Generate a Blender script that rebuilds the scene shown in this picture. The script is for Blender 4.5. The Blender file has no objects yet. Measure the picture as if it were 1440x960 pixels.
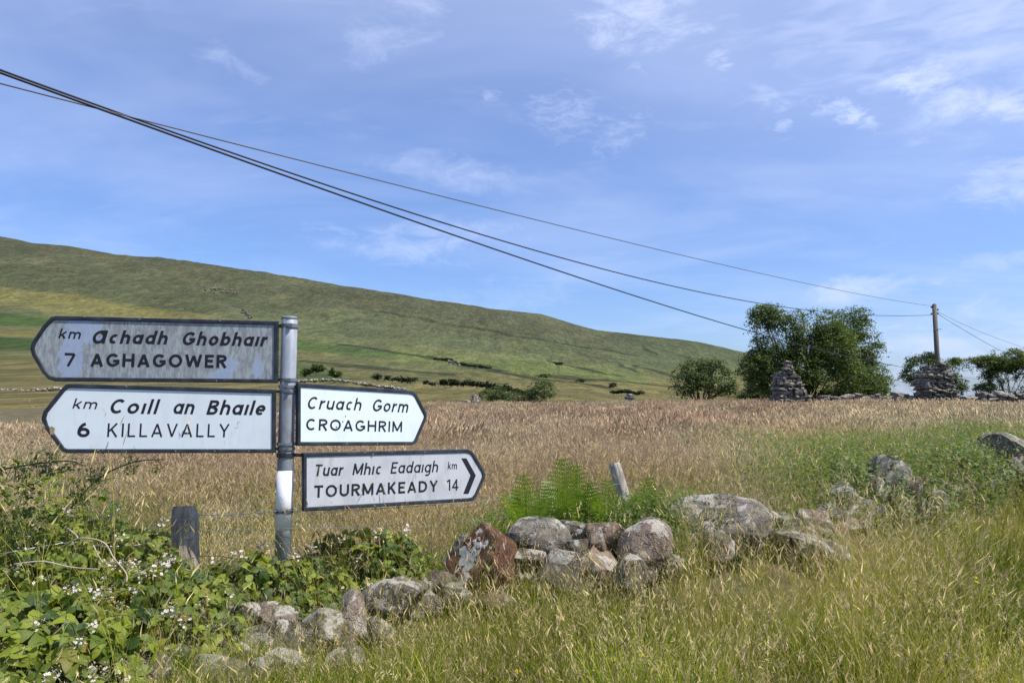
import bpy, math, random
import numpy as np
from math import radians, sin, cos, pi, sqrt, atan2

random.seed(7)
RNG = np.random.default_rng(7)
scene = bpy.context.scene
COL = scene.collection

# ------------------------------------------------------------------ camera
F = 1040.0                       # focal length in pixels of the 1440 wide photograph
PITCH = math.atan(80.0 / F)
EYE = 1.55
cam_data = bpy.data.cameras.new("camera")
cam_data.sensor_width = 36.0
cam_data.lens = 36.0 * F / 1440.0
cam_data.clip_start = 0.05
cam_data.clip_end = 20000
cam = bpy.data.objects.new("camera", cam_data)
COL.objects.link(cam)
cam.location = (0, 0, EYE)
cam.rotation_euler = (radians(90) + PITCH, 0, 0)
scene.camera = cam

# ------------------------------------------------------------------ view
scene.view_settings.view_transform = 'Standard'
scene.view_settings.look = 'None'
scene.view_settings.exposure = 0.35
scene.view_settings.gamma = 1.0
scene.render.film_transparent = False
try:
    scene.cycles.max_bounces = 4
    scene.cycles.diffuse_bounces = 2
    scene.cycles.transmission_bounces = 3
    scene.cycles.transparent_max_bounces = 4
    scene.cycles.caustics_reflective = False
    scene.cycles.caustics_refractive = False
except Exception:
    pass

# ------------------------------------------------------------------ sun and sky
SUN_AZ = radians(109)             # clockwise from +Y (the view direction) towards +X
SUN_EL = radians(54)
sun_dir = (sin(SUN_AZ) * cos(SUN_EL), cos(SUN_AZ) * cos(SUN_EL), sin(SUN_EL))
sl = bpy.data.lights.new("sun", 'SUN')
sl.energy = 4.6
sl.angle = radians(0.5)
sl.color = (1.0, 0.95, 0.86)
so = bpy.data.objects.new("sun", sl)
COL.objects.link(so)
from mathutils import Vector, Matrix
so.rotation_euler = Vector(sun_dir).to_track_quat('Z', 'Y').to_euler()
so.location = (20, 10, 30)


def pdir(u, v):
    """direction (not normalised) of a photograph pixel"""
    dx = (u - 720.0) / F
    dy = (480.0 - v) / F
    return (dx, cos(PITCH) - dy * sin(PITCH), sin(PITCH) + dy * cos(PITCH))


def at(u, v, Y):
    d = pdir(u, v)
    k = Y / d[1]
    return Vector((d[0] * k, Y, EYE + d[2] * k))


def px(Y):
    return Y / F                  # metres per photograph pixel at depth Y


world = bpy.data.worlds.new("World")
scene.world = world
world.use_nodes = True
NT = world.node_tree
for n in list(NT.nodes):
    NT.nodes.remove(n)


class G:
    """small node helper"""
    def __init__(self, nt):
        self.nt = nt

    def n(self, typ, **kw):
        nd = self.nt.nodes.new(typ)
        for k, v in kw.items():
            if k.startswith('i_'):
                key = k[2:]
                key = int(key) if key.isdigit() else key.replace('_', ' ')
                self.set(nd.inputs[key], v)
            else:
                setattr(nd, k, v)
        return nd

    def set(self, sock, v):
        if isinstance(v, bpy.types.NodeSocket):
            self.nt.links.new(v, sock)
        elif isinstance(v, bpy.types.Node):
            self.nt.links.new(v.outputs[0], sock)
        else:
            if hasattr(sock, 'default_value'):
                dv = sock.default_value
                if hasattr(dv, '__len__') and len(dv) == 4 and hasattr(v, '__len__') and len(v) == 3:
                    v = (*v, 1.0)
                sock.default_value = v

    def math(self, op, a, b=0.0, clamp=False):
        nd = self.nt.nodes.new('ShaderNodeMath')
        nd.operation = op
        nd.use_clamp = clamp
        self.set(nd.inputs[0], a)
        self.set(nd.inputs[1], b)
        return nd.outputs[0]

    def vmath(self, op, a, b=(0, 0, 0)):
        nd = self.nt.nodes.new('ShaderNodeVectorMath')
        nd.operation = op
        self.set(nd.inputs[0], a)
        self.set(nd.inputs[1], b)
        return nd.outputs['Value'] if op in ('LENGTH', 'DOT_PRODUCT', 'DISTANCE') else nd.outputs[0]

    def mix(self, f, a, b, mode='MIX'):
        nd = self.nt.nodes.new('ShaderNodeMix')
        nd.data_type = 'RGBA'
        nd.blend_type = mode
        nd.clamp_factor = True
        self.set(nd.inputs[0], f)
        self.set(nd.inputs[6], a)
        self.set(nd.inputs[7], b)
        return nd.outputs[2]

    def rng(self, v, a, b, c=0.0, d=1.0, smooth=True):
        nd = self.nt.nodes.new('ShaderNodeMapRange')
        nd.interpolation_type = 'SMOOTHSTEP' if smooth else 'LINEAR'
        nd.clamp = True if not smooth else nd.clamp
        self.set(nd.inputs[0], v)
        for i, x in enumerate((a, b, c, d)):
            self.set(nd.inputs[i + 1], x)
        return nd.outputs[0]

    def noise(self, vec, scale, detail=4, rough=0.55, dist=0.0, color=False):
        nd = self.nt.nodes.new('ShaderNodeTexNoise')
        if vec is not None:
            self.set(nd.inputs['Vector'], vec)
        self.set(nd.inputs['Scale'], scale)
        self.set(nd.inputs['Detail'], detail)
        self.set(nd.inputs['Roughness'], rough)
        self.set(nd.inputs['Distortion'], dist)
        return nd.outputs['Color' if color else 0]

    def mapping(self, vec, loc=(0, 0, 0), rot=(0, 0, 0), scale=(1, 1, 1)):
        nd = self.nt.nodes.new('ShaderNodeMapping')
        self.set(nd.inputs[0], vec)
        self.set(nd.inputs[1], loc)
        self.set(nd.inputs[2], rot)
        self.set(nd.inputs[3], scale)
        return nd.outputs[0]

    def attr(self, name, typ='GEOMETRY'):
        nd = self.nt.nodes.new('ShaderNodeAttribute')
        nd.attribute_name = name
        nd.attribute_type = typ
        return nd


g = G(NT)
sky = g.n('ShaderNodeTexSky')
sky.sky_type = 'NISHITA'
sky.sun_disc = False
sky.sun_elevation = SUN_EL
sky.sun_rotation = SUN_AZ
sky.altitude = 100
sky.air_density = 1.0
sky.dust_density = 1.2
sky.ozone_density = 2.2
tc = g.n('ShaderNodeTexCoord')
dirv = tc.outputs['Generated']
sep = g.n('ShaderNodeSeparateXYZ')
g.set(sep.inputs[0], dirv)
zz = g.math('MAXIMUM', sep.outputs[2], 0.0)
# cloud layer coordinates: the direction dropped onto a flat layer overhead
inv = g.math('DIVIDE', 1.0, g.math('ADD', zz, 0.16))
lay = g.n('ShaderNodeVectorMath', operation='SCALE')
g.set(lay.inputs[0], dirv)
g.set(lay.inputs['Scale'], inv)
lay = lay.outputs[0]


def blob(u, v, ru, rv, tilt=0.0):
    """soft mask round the sky direction of a pixel, radii in pixels"""
    d = Vector(pdir(u, v)).normalized()
    sub = g.vmath('SUBTRACT', dirv, tuple(d))
    m = g.mapping(sub, (0, 0, 0), (0, radians(tilt), 0), (1, 1, 1))
    m = g.vmath('MULTIPLY', m, (F / ru, F / max(ru, rv), F / rv))
    ln = g.vmath('LENGTH', m)
    return g.rng(ln, 1.35, 0.15, 0.0, 1.0)


big = g.noise(g.mapping(lay, (3.1, 1.7, 0), (0, 0, radians(25)), (0.8, 1.2, 0.6)), 1.1, 5, 0.55, 0.4)
med = g.noise(g.mapping(lay, (8.3, 2.2, 0), (0, 0, radians(-35)), (1.0, 2.2, 1.0)), 3.2, 8, 0.62, 0.5)
fine = g.noise(g.mapping(dirv, (1.3, 5.2, 0.4), (0, radians(20), 0), (1.0, 1.0, 2.2)), 16, 8, 0.66, 0.4)
fine2 = g.noise(g.mapping(dirv, (4.3, .2, 2.4), (0, radians(25), 0), (1.0, 1.0, 2.4)), 48, 7, 0.66, 0.6)
rip = g.noise(g.mapping(dirv, (0, 0, 0), (0, radians(33), 0), (16, 16, 58)), 1.0, 3, 0.5, 0.7)
veil = g.rng(big, 0.38, 0.75, 0.0, 0.34)                      # thin cirrus everywhere
streak = g.math('MULTIPLY', g.rng(med, 0.55, 0.78), 0.12)
cl = g.math('ADD', g.math('ADD', veil, streak), g.rng(zz, 0.08, 0.50, -0.03, 0.20))


def add_cloud(cur, mask, tex, lo, hi, amt):
    # the texture breaks up the mask
    e = g.math('ADD', tex, g.math('MULTIPLY', g.math('SUBTRACT', mask, 1.0), 0.42))
    a = g.math('MULTIPLY', g.rng(e, 0.30, 0.74), amt)
    return g.math('ADD', cur, a)


cl = add_cloud(cl, blob(900, 20, 120, 75), fine, 0.25, 1.1, 0.95)
cl = add_cloud(cl, blob(560, 40, 105, 60, 15), fine, 0.35, 1.2, 0.5)
cl = add_cloud(cl, blob(330, 90, 70, 22, -20), fine, 0.35, 1.2, 0.35)
cl = add_cloud(cl, blob(1290, 20, 300, 170, -10), rip, 0.15, 1.0, 0.38)
cl = g.math('ADD', cl, g.math('MULTIPLY', blob(1400, -40, 520, 300), 0.22))
cl = add_cloud(cl, blob(1420, 90, 170, 150), fine, 0.2, 1.1, 0.4)
for (u, v, ru, rv, t, a) in [(1292, 112, 30, 18, 0, .9), (1182, 155, 32, 11, -20, .9), (1103, 177, 12, 7, 0, .9),
                             (1215, 175, 20, 9, -30, .6), (1360, 140, 70, 18, -25, .9), (1010, 82, 18, 14, -50, .6),
                             (795, 160, 50, 30, 0, .42), (870, 190, 40, 22, 20, .4), (640, 243, 110, 20, -5, .5),
                             (690, 135, 14, 7, 0, .6), (1430, 250, 60, 34, 10, 1.0), (1410, 365, 60, 10, -5, .6),
                             (1085, 140, 25, 12, -30, .5)]:
    cl = add_cloud(cl, blob(u, v, ru * 1.7, rv * 1.7, t), fine2 if ru < 60 else fine, 0.3, 0.95, a * .85)
cl = add_cloud(cl, blob(570, 340, 210, 50, 2), fine, 0.3, 1.15, 0.62)
cl = add_cloud(cl, blob(700, 420, 260, 40, 8), fine, 0.3, 1.15, 0.3)
cl = add_cloud(cl, blob(1220, 405, 130, 28, 5), fine, 0.2, 1.0, 0.9)
cl = add_cloud(cl, blob(1390, 480, 220, 75, 0), fine, 0.1, 1.1, 0.75)
cl = add_cloud(cl, blob(1245, 488, 14, 17, 0), fine, 0.1, 0.6, 0.5)
cl = add_cloud(cl, blob(1270, 545, 110, 45, 0), fine, 0.0, 0.9, 0.6)
# horizon whitening
cl = g.math('ADD', cl, g.rng(zz, 0.25, 0.0, 0.0, 0.12))
cl = g.math('MAXIMUM', cl, 0.0)
cl = g.math('DIVIDE', cl, g.math('ADD', 1.0, g.math('MULTIPLY', cl, 0.42)))      # soft shoulder
cl = g.math('MINIMUM', cl, 0.92)
skyc = g.mix(1.0, sky.outputs[0], (0.70, 0.86, 1.20, 1), 'MULTIPLY')
hs = g.n('ShaderNodeHueSaturation')
g.set(hs.inputs['Saturation'], 1.0)
g.set(hs.inputs['Color'], skyc)
cloudc = (4.75, 5.5, 7.7, 1)
final = g.mix(cl, hs.outputs[0], cloudc)
bg = g.n('ShaderNodeBackground')
g.set(bg.inputs[0], final)
bg.inputs[1].default_value = 0.120
wo = g.n('ShaderNodeOutputWorld')
NT.links.new(bg.outputs[0], wo.inputs[0])


# ================================================================== helpers
def tag(o, label=None, cat=None, group=None, kind=None):
    if label: o['label'] = label
    if cat: o['category'] = cat
    if group: o['group'] = group
    if kind: o['kind'] = kind
    return o


def empty(name, loc, label=None, cat=None, group=None):
    o = bpy.data.objects.new(name, None)
    o.empty_display_size = 0.1
    COL.objects.link(o)
    o.location = loc
    tag(o, label, cat, group)
    return o


def link(name, me, parent=None, loc=None, rot=None, scale=None):
    o = bpy.data.objects.new(name, me)
    COL.objects.link(o)
    if parent is not None:
        o.parent = parent
    if loc is not None: o.location = loc
    if rot is not None: o.rotation_euler = rot
    if scale is not None: o.scale = scale
    return o


class MB:
    """collects vertices and faces in numpy chunks"""
    def __init__(self):
        self.v, self.f, self.n = [], [], 0
        self.at = {}

    def add(self, verts, faces, **attrs):
        verts = np.asarray(verts, dtype=np.float64).reshape(-1, 3)
        self.v.append(verts)
        for fa in faces:
            self.f.append(tuple(int(i) + self.n for i in fa))
        for k in set(list(self.at) + list(attrs)):
            if k not in self.at:
                self.at[k] = [np.zeros(self.n)] if self.n else []
            a = attrs.get(k, 0.0)
            a = np.full(len(verts), a, dtype=float) if np.isscalar(a) else np.asarray(a, dtype=float)
            self.at[k].append(a)
        self.n += len(verts)

    def tube(self, pts, rad, sides=6, cap=True, **attrs):
        pts = [Vector(p) for p in pts]
        if np.isscalar(rad): rad = [rad] * len(pts)
        vs, fs = [], []
        prev = None
        for i, p in enumerate(pts):
            t = (pts[min(i + 1, len(pts) - 1)] - pts[max(i - 1, 0)])
            t = t.normalized() if t.length > 1e-9 else Vector((0, 0, 1))
            if prev is None:
                a = Vector((1, 0, 0)) if abs(t.x) < 0.8 else Vector((0, 1, 0))
                prev = (a - t * a.dot(t)).normalized()
            else:
                prev = (prev - t * prev.dot(t))
                prev = prev.normalized() if prev.length > 1e-6 else Vector((1, 0, 0))
            b = t.cross(prev)
            for k in range(sides):
                an = 2 * pi * k / sides
                vs.append(p + (prev * cos(an) + b * sin(an)) * rad[i])
        for i in range(len(pts) - 1):
            for k in range(sides):
                k2 = (k + 1) % sides
                fs.append((i * sides + k, i * sides + k2, (i + 1) * sides + k2, (i + 1) * sides + k))
        if cap:
            fs.append(tuple(range(sides))[::-1])
            fs.append(tuple((len(pts) - 1) * sides + k for k in range(sides)))
        self.add([tuple(v) for v in vs], fs, **attrs)

    def box(self, lo, hi, M=None, **attrs):
        vs = [(x, y, z) for z in (lo[2], hi[2]) for y in (lo[1], hi[1]) for x in (lo[0], hi[0])]
        if M is not None: vs = [tuple(M @ Vector(v)) for v in vs]
        self.add(vs, [(0, 2, 3, 1), (4, 5, 7, 6), (0, 1, 5, 4), (2, 6, 7, 3), (0, 4, 6, 2), (1, 3, 7, 5)], **attrs)

    def mesh(self, name, mat, smooth=False):
        me = bpy.data.meshes.new(name)
        V = np.concatenate(self.v) if self.v else np.zeros((0, 3))
        me.from_pydata(V.tolist(), [], self.f)
        for k, ch in self.at.items():
            arr = np.concatenate(ch)
            a = me.attributes.new(k, 'FLOAT', 'POINT')
            a.data.foreach_set('value', arr.astype(np.float32))
        if mat: me.materials.append(mat)
        if smooth:
            me.polygons.foreach_set('use_smooth', [True] * len(me.polygons))
        me.update()
        return me

    def build(self, name, mat, parent=None, smooth=False, **kw):
        o = link(name, self.mesh(name, mat, smooth), parent)
        return o


def fast_mesh(name, V, faces_arr, mat, attrs=None, smooth=False):
    """faces_arr: int array (n, k) with constant k"""
    me = bpy.data.meshes.new(name)
    n, k = faces_arr.shape
    me.vertices.add(len(V))
    me.vertices.foreach_set('co', V.astype(np.float32).ravel())
    me.loops.add(n * k)
    me.loops.foreach_set('vertex_index', faces_arr.astype(np.int32).ravel())
    me.polygons.add(n)
    me.polygons.foreach_set('loop_start', np.arange(0, n * k, k, dtype=np.int32))
    me.polygons.foreach_set('loop_total', np.full(n, k, dtype=np.int32))
    if smooth:
        me.polygons.foreach_set('use_smooth', np.ones(n, dtype=bool))
    for kk, arr in (attrs or {}).items():
        if arr.ndim == 1:
            a = me.attributes.new(kk, 'FLOAT', 'POINT')
            a.data.foreach_set('value', arr.astype(np.float32))
        else:
            a = me.attributes.new(kk, 'FLOAT_COLOR', 'POINT')
            c = np.ones((len(arr), 4), dtype=np.float32)
            c[:, :3] = arr
            a.data.foreach_set('color', c.ravel())
    if mat: me.materials.append(mat)
    me.update(calc_edges=True)
    me.validate()
    return me


# numpy value noise
_perm = np.random.default_rng(3).random((256, 256))


def vnoise(x, y):
    xi = np.floor(x).astype(int); yi = np.floor(y).astype(int)
    fx = x - xi; fy = y - yi
    fx = fx * fx * (3 - 2 * fx); fy = fy * fy * (3 - 2 * fy)
    a = _perm[xi % 256, yi % 256]; b = _perm[(xi + 1) % 256, yi % 256]
    c = _perm[xi % 256, (yi + 1) % 256]; d = _perm[(xi + 1) % 256, (yi + 1) % 256]
    return (a * (1 - fx) + b * fx) * (1 - fy) + (c * (1 - fx) + d * fx) * fy


def fbm(x, y, oct=5, gain=0.5):
    s = 0; amp = 1; tot = 0
    for o in range(oct):
        s = s + amp * vnoise(x * 2 ** o + 17.3 * o, y * 2 ** o - 9.1 * o)
        tot += amp; amp *= gain
    return s / tot


def sstep(x, a, b):
    t = np.clip((x - a) / (b - a), 0, 1)
    return t * t * (3 - 2 * t)


# ------------------------------------------------------------------ terrain
WX = np.array([-6, -3, -1.34, -.9, -.58, -.16, .33, .76, 1.28, 2.15, 2.93, 4, 8.8, 14, 40.])
WY = np.array([1.2, 2.4, 3.1, 3.47, 3.8, 4.2, 4.25, 4.4, 4.8, 5.4, 6.4, 7.6, 12.0, 16, 40.])


def wall_y(x):
    return np.interp(x, WX, WY)


UU = np.array([-900, 0, 300, 600, 900, 1060, 1250, 1440, 2400.])
YZ = np.array([8, 15, 30, 45, 60, 120, 250, 500, 800, 1200, 1800, 2600, 9000.])
RIDGE_U = np.array([-900, -300, 0, 100, 200, 300, 400, 500, 600, 700, 760, 800, 840, 900, 980, 1030, 1060, 1150, 1250, 1440, 2400.])
RIDGE_V = np.array([300, 300, 329, 344, 357, 371, 385, 402, 419, 433, 440, 452, 463, 470, 480, 491, 498, 526, 556, 559, 559.])


def v_of_z(z, Y): return 560 - (z - EYE) / Y * F


ZT = {8: [.45] * 9, 15: [.42, .42, .45, .48, .5, .55, .6, .6, .6],
      30: [.1, .1, .2, .45, .6, .72, .8, .8, .8], 45: [.5, .5, .55, .62, .75, .92, .95, .95, .95]}
VT = {60: [573, 573, 573, 573, 571, 572, 574, 574, 574],
      120: [545, 549, 553, 561, 565, 568, 573, 573, 573],
      250: [515, 522, 530, 545, 555, 563, 569, 569, 569],
      500: [470, 490, 503, 524, 540, 553, 565, 566, 566],
      800: [430, 452, 474, 503, 526, 541, 562, 564, 564],
      1200: [370, 405, 434, 470, 503, 528, 561, 563, 563]}
TAB = np.zeros((len(YZ), len(UU)))
for j, Y in enumerate(YZ):
    if Y in ZT: TAB[j] = [v_of_z(z, Y) for z in ZT[int(Y)]]
    elif Y in VT: TAB[j] = VT[int(Y)]
    elif Y == 1800: TAB[j] = 0
    elif Y == 2600: TAB[j] = 0
    else: TAB[j] = 561.0


def terrain(x, y, detail=True):
    x = np.asarray(x, float); y = np.asarray(y, float)
    r = np.hypot(x, y)
    az = np.arctan2(x, y)
    azc = np.clip(az, radians(-58), radians(58))
    ca = np.cos(azc)
    u = 720 + F * np.tan(azc)
    Ye = np.maximum(r * ca, 1e-3)
    # hills sink away behind the viewer
    back = sstep(np.abs(az), radians(75), radians(150))
    ly = np.log(np.clip(Ye, 8, 9000)); LY = np.log(YZ)
    rv = np.interp(u, RIDGE_U, RIDGE_V)
    T = TAB.copy()
    jj = np.clip(np.searchsorted(LY, ly) - 1, 0, len(YZ) - 2)
    t = np.clip((ly - LY[jj]) / (LY[jj + 1] - LY[jj]), 0, 1)
    ii = np.clip(np.searchsorted(UU, u) - 1, 0, len(UU) - 2)
    s = np.clip((u - UU[ii]) / (UU[ii + 1] - UU[ii]), 0, 1)

    def row(j):
        val = T[j, ii] * (1 - s) + T[j, ii + 1] * s
        val = np.where(YZ[j] == 1800, rv, val)
        val = np.where(YZ[j] == 2600, np.minimum(rv + 45, 565), val)
        return val
    v0, v1 = row(jj), row(jj + 1)
    V = v0 * (1 - t) + v1 * t
    V = V * (1 - back) + 562 * back
    z = EYE + (560 - V) / F * Ye
    # near ground: verge, bank and field edge
    yy = y
    front = wall_y(x) - yy                    # metres in front of the wall line
    zn = 0.45 - 0.17 * sstep(front, 0.05, 0.5) - 0.25 * sstep(front, 0.5, 3.2)
    w = sstep(Ye, 6.0, 9.0) * (front < 0) + (front >= 0) * 0.0
    z = np.where(front < 0, zn * (1 - w) + z * w, np.where(Ye < 70, zn, z))
    if detail:
        zn2 = (fbm(x * 1.3, y * 1.3, 4) - .5) * 0.10 * sstep(r, 0, 2)
        far = sstep(Ye, 250, 1500)
        mid = sstep(Ye, 70, 300)
        hill = np.clip((560 - V) / 200, 0, 1)
        zf = (fbm(x / 260, y / 260, 6, .52) - .5) * 46 * far * hill
        zf += (fbm(x / 45 + 5, y / 45, 5, .55) - .5) * 9 * far * hill
        zf += (fbm(x / 30, y / 30 + 9, 4) - .5) * 1.8 * mid
        rg_ = 1 - np.abs(fbm(x / 75 + 3, y / 170 + 8, 4) * 2 - 1)
        zf -= sstep(rg_, .78, 1) * 5 * far * hill
        # shallow gullies running down the slope
        rid = 1 - np.abs(fbm(x / 120 + 31, y / 420 + 3, 4) * 2 - 1)
        zf -= sstep(rid, .75, 1) * 9 * far * hill
        keep = 1 - 0.8 * np.exp(-((Ye - 1800) / 260.0) ** 2)
        z = z + zn2 * (1 - mid) + zf * keep
    return z


def gz(x, y):
    return float(terrain(np.array([x]), np.array([y]))[0])


# ================================================================== materials
def new_mat(name):
    m = bpy.data.materials.new(name)
    m.use_nodes = True
    for n in list(m.node_tree.nodes): m.node_tree.nodes.remove(n)
    return m, G(m.node_tree)


def finish(m, gg, color, rough=0.8, metal=0.0, bump=None, bstr=0.3, bdist=0.01, trans=None, transcol=None, spec=0.3):
    b = gg.n('ShaderNodeBsdfPrincipled')
    gg.set(b.inputs['Base Color'], color)
    gg.set(b.inputs['Roughness'], rough)
    gg.set(b.inputs['Metallic'], metal)
    gg.set(b.inputs['Specular IOR Level'], spec)
    if bump is not None:
        bn = gg.n('ShaderNodeBump')
        bn.inputs['Strength'].default_value = bstr
        bn.inputs['Distance'].default_value = bdist
        gg.set(bn.inputs['Height'], bump)
        gg.set(b.inputs['Normal'], bn.outputs[0])
    out = gg.n('ShaderNodeOutputMaterial')
    sh = b.outputs[0]
    if trans:
        t = gg.n('ShaderNodeBsdfTranslucent')
        gg.set(t.inputs[0], transcol if transcol is not None else color)
        mx = gg.n('ShaderNodeMixShader')
        gg.set(mx.inputs[0], trans)
        gg.nt.links.new(sh, mx.inputs[1]); gg.nt.links.new(t.outputs[0], mx.inputs[2])
        sh = mx.outputs[0]
    gg.nt.links.new(sh, out.inputs[0])
    return m


def plain(name, col, rough=0.7, metal=0.0, var=0.2, scale=30, spec=0.3, bstr=0.2):
    m, q = new_mat(name)
    tc = q.n('ShaderNodeTexCoord').outputs['Object']
    n1 = q.noise(tc, scale, 5, .6)
    c = q.mix(n1, tuple(x * (1 - var) for x in col), tuple(min(1, x * (1 + var)) for x in col))
    return finish(m, q, c, rough, metal, n1, bstr, 0.004, spec=spec)


def mat_ground():
    m, q = new_mat('soil_and_thatch')
    tc = q.n('ShaderNodeTexCoord').outputs['Object']
    n1 = q.noise(tc, 1.2, 6, .6)
    n2 = q.noise(tc, 22, 6, .7)
    c = q.mix(q.rng(n1, .35, .65), (.05, .055, .02), (.13, .10, .045))
    c = q.mix(q.rng(n2, .45, .7), c, (.17, .13, .065))
    return finish(m, q, c, .95, 0, n2, .8, .03)


def mat_hill():
    m, q = new_mat('hill_vegetation')
    pos = q.n('ShaderNodeTexCoord').outputs['Object']
    base = q.attr('cover').outputs['Color']
    rt = q.attr('roughness_of_cover').outputs['Fac']
    n1 = q.noise(q.mapping(pos, scale=(1, .35, 1)), .014, 8, .68)
    pst = q.mapping(pos, (0, 0, 0), (0, 0, radians(-28)), (1, .13, 1))
    n2 = q.noise(pst, .13, 8, .76)
    n3 = q.noise(pst, .5, 6, .8)
    n4 = q.noise(q.mapping(pst, (7, 3, 0)), .7, 4, .7)
    c = q.mix(q.rng(n1, .38, .62), q.mix(1, base, (.86, .86, .85, 1), 'MULTIPLY'), q.mix(1, base, (1.12, 1.12, 1.1, 1), 'MULTIPLY'))
    c = q.mix(q.math('MULTIPLY', q.rng(n2, .44, .58), .85), q.mix(1, c, (.64, .67, .62, 1), 'MULTIPLY'), q.mix(1, c, (1.10, 1.08, .95, 1), 'MULTIPLY'))
    c = q.mix(q.math('MULTIPLY', q.rng(n3, .47, .58), .8), c, q.mix(1, c, (.5, .55, .5, 1), 'MULTIPLY'))
    c = q.mix(q.math('MULTIPLY', q.rng(n4, .45, .60), .6), c, q.mix(1, c, (1.35, 1.25, .95, 1), 'MULTIPLY'))
    # bare rock scabs, only high on the hill
    rk = q.noise(q.mapping(pos, (40, 12, 0)), .02, 9, .72)
    c = q.mix(q.math('MULTIPLY', q.rng(rk, .655, .70), rt), c, (.20, .18, .16, 1))
    bmp = q.math('ADD', q.math('MULTIPLY', n2, 1.0), q.math('MULTIPLY', n1, 3.0))
    return finish(m, q, c, .95, 0, bmp, .9, 5.0, spec=.1)


def mat_grass(name, green=(.075, .135, .022), straw=(.44, .315, .145), head=(.62, .52, .33), pink=(.47, .33, .22), trans=.4):
    m, q = new_mat(name)
    ins = q.attr('col', 'INSTANCER').outputs['Color']
    sp = q.n('ShaderNodeSeparateColor')
    q.set(sp.inputs[0], ins)
    dry, bri, pk = sp.outputs[0], sp.outputs[1], sp.outputs[2]
    h = q.attr('h').outputs['Fac']
    isH = q.attr('part').outputs['Fac']
    rn = q.attr('rnd').outputs['Fac']
    d = q.math('ADD', q.math('MULTIPLY', dry, 1.25), q.math('MULTIPLY', q.math('SUBTRACT', rn, .5), .9))
    d = q.math('ADD', d, q.math('MULTIPLY', q.math('SUBTRACT', h, .5), .35))
    g1 = q.mix(rn, green, (green[0] * 1.9, green[1] * 1.35, green[2] * 1.1, 1))
    c = q.mix(q.rng(d, .2, .95), g1, straw)
    hc = q.mix(pk, head, pink)
    hc = q.mix(q.math('MULTIPLY', rn, .5), hc, q.mix(1, hc, (1.35, 1.3, 1.2, 1), 'MULTIPLY'))
    c = q.mix(isH, c, hc)
    b = q.math('ADD', .22, q.math('ADD', q.math('MULTIPLY', bri, .85), q.math('MULTIPLY', q.math('MULTIPLY', rn, rn), .95)))
    cb = q.n('ShaderNodeCombineColor')
    for i in range(3): q.set(cb.inputs[i], b)
    c = q.mix(1, c, cb.outputs[0], 'MULTIPLY')
    return finish(m, q, c, .65, 0, trans=trans, spec=.08)


def mat_leaf(name, a, b, yellow=(.30, .26, .03), yam=.12, trans=.35, rough=.38, vein=True, spec=.45):
    m, q = new_mat(name)
    t = q.attr('tone').outputs['Fac']
    ob = q.n('ShaderNodeObjectInfo').outputs['Random']
    k = q.math('FRACT', q.math('ADD', t, ob))
    c = q.mix(k, a, b)
    k2 = q.math('FRACT', q.math('MULTIPLY', k, 7.31))
    c = q.mix(q.rng(k2, 1 - yam, 1.0), c, yellow)
    bm = None
    if vein:
        lx = q.attr('lx').outputs['Fac']; ly = q.attr('ly').outputs['Fac']
        ax = q.math('ABSOLUTE', lx)
        w = q.math('SINE', q.math('MULTIPLY', q.math('SUBTRACT', ly, q.math('MULTIPLY', ax, .55)), 44.0))
        w = q.rng(w, .2, 1.0)
        mid = q.rng(ax, .10, .0)
        vv = q.math('MAXIMUM', w, mid)
        c = q.mix(q.math('MULTIPLY', vv, .28), c, q.mix(1, c, (1.9, 1.6, 1.3, 1), 'MULTIPLY'))
        bm = vv
    tcol = q.mix(1, c, (1.9, 1.7, .6, 1), 'MULTIPLY')
    return finish(m, q, c, rough, 0, bm, .25, .002, trans=trans, transcol=tcol, spec=spec)


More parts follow.
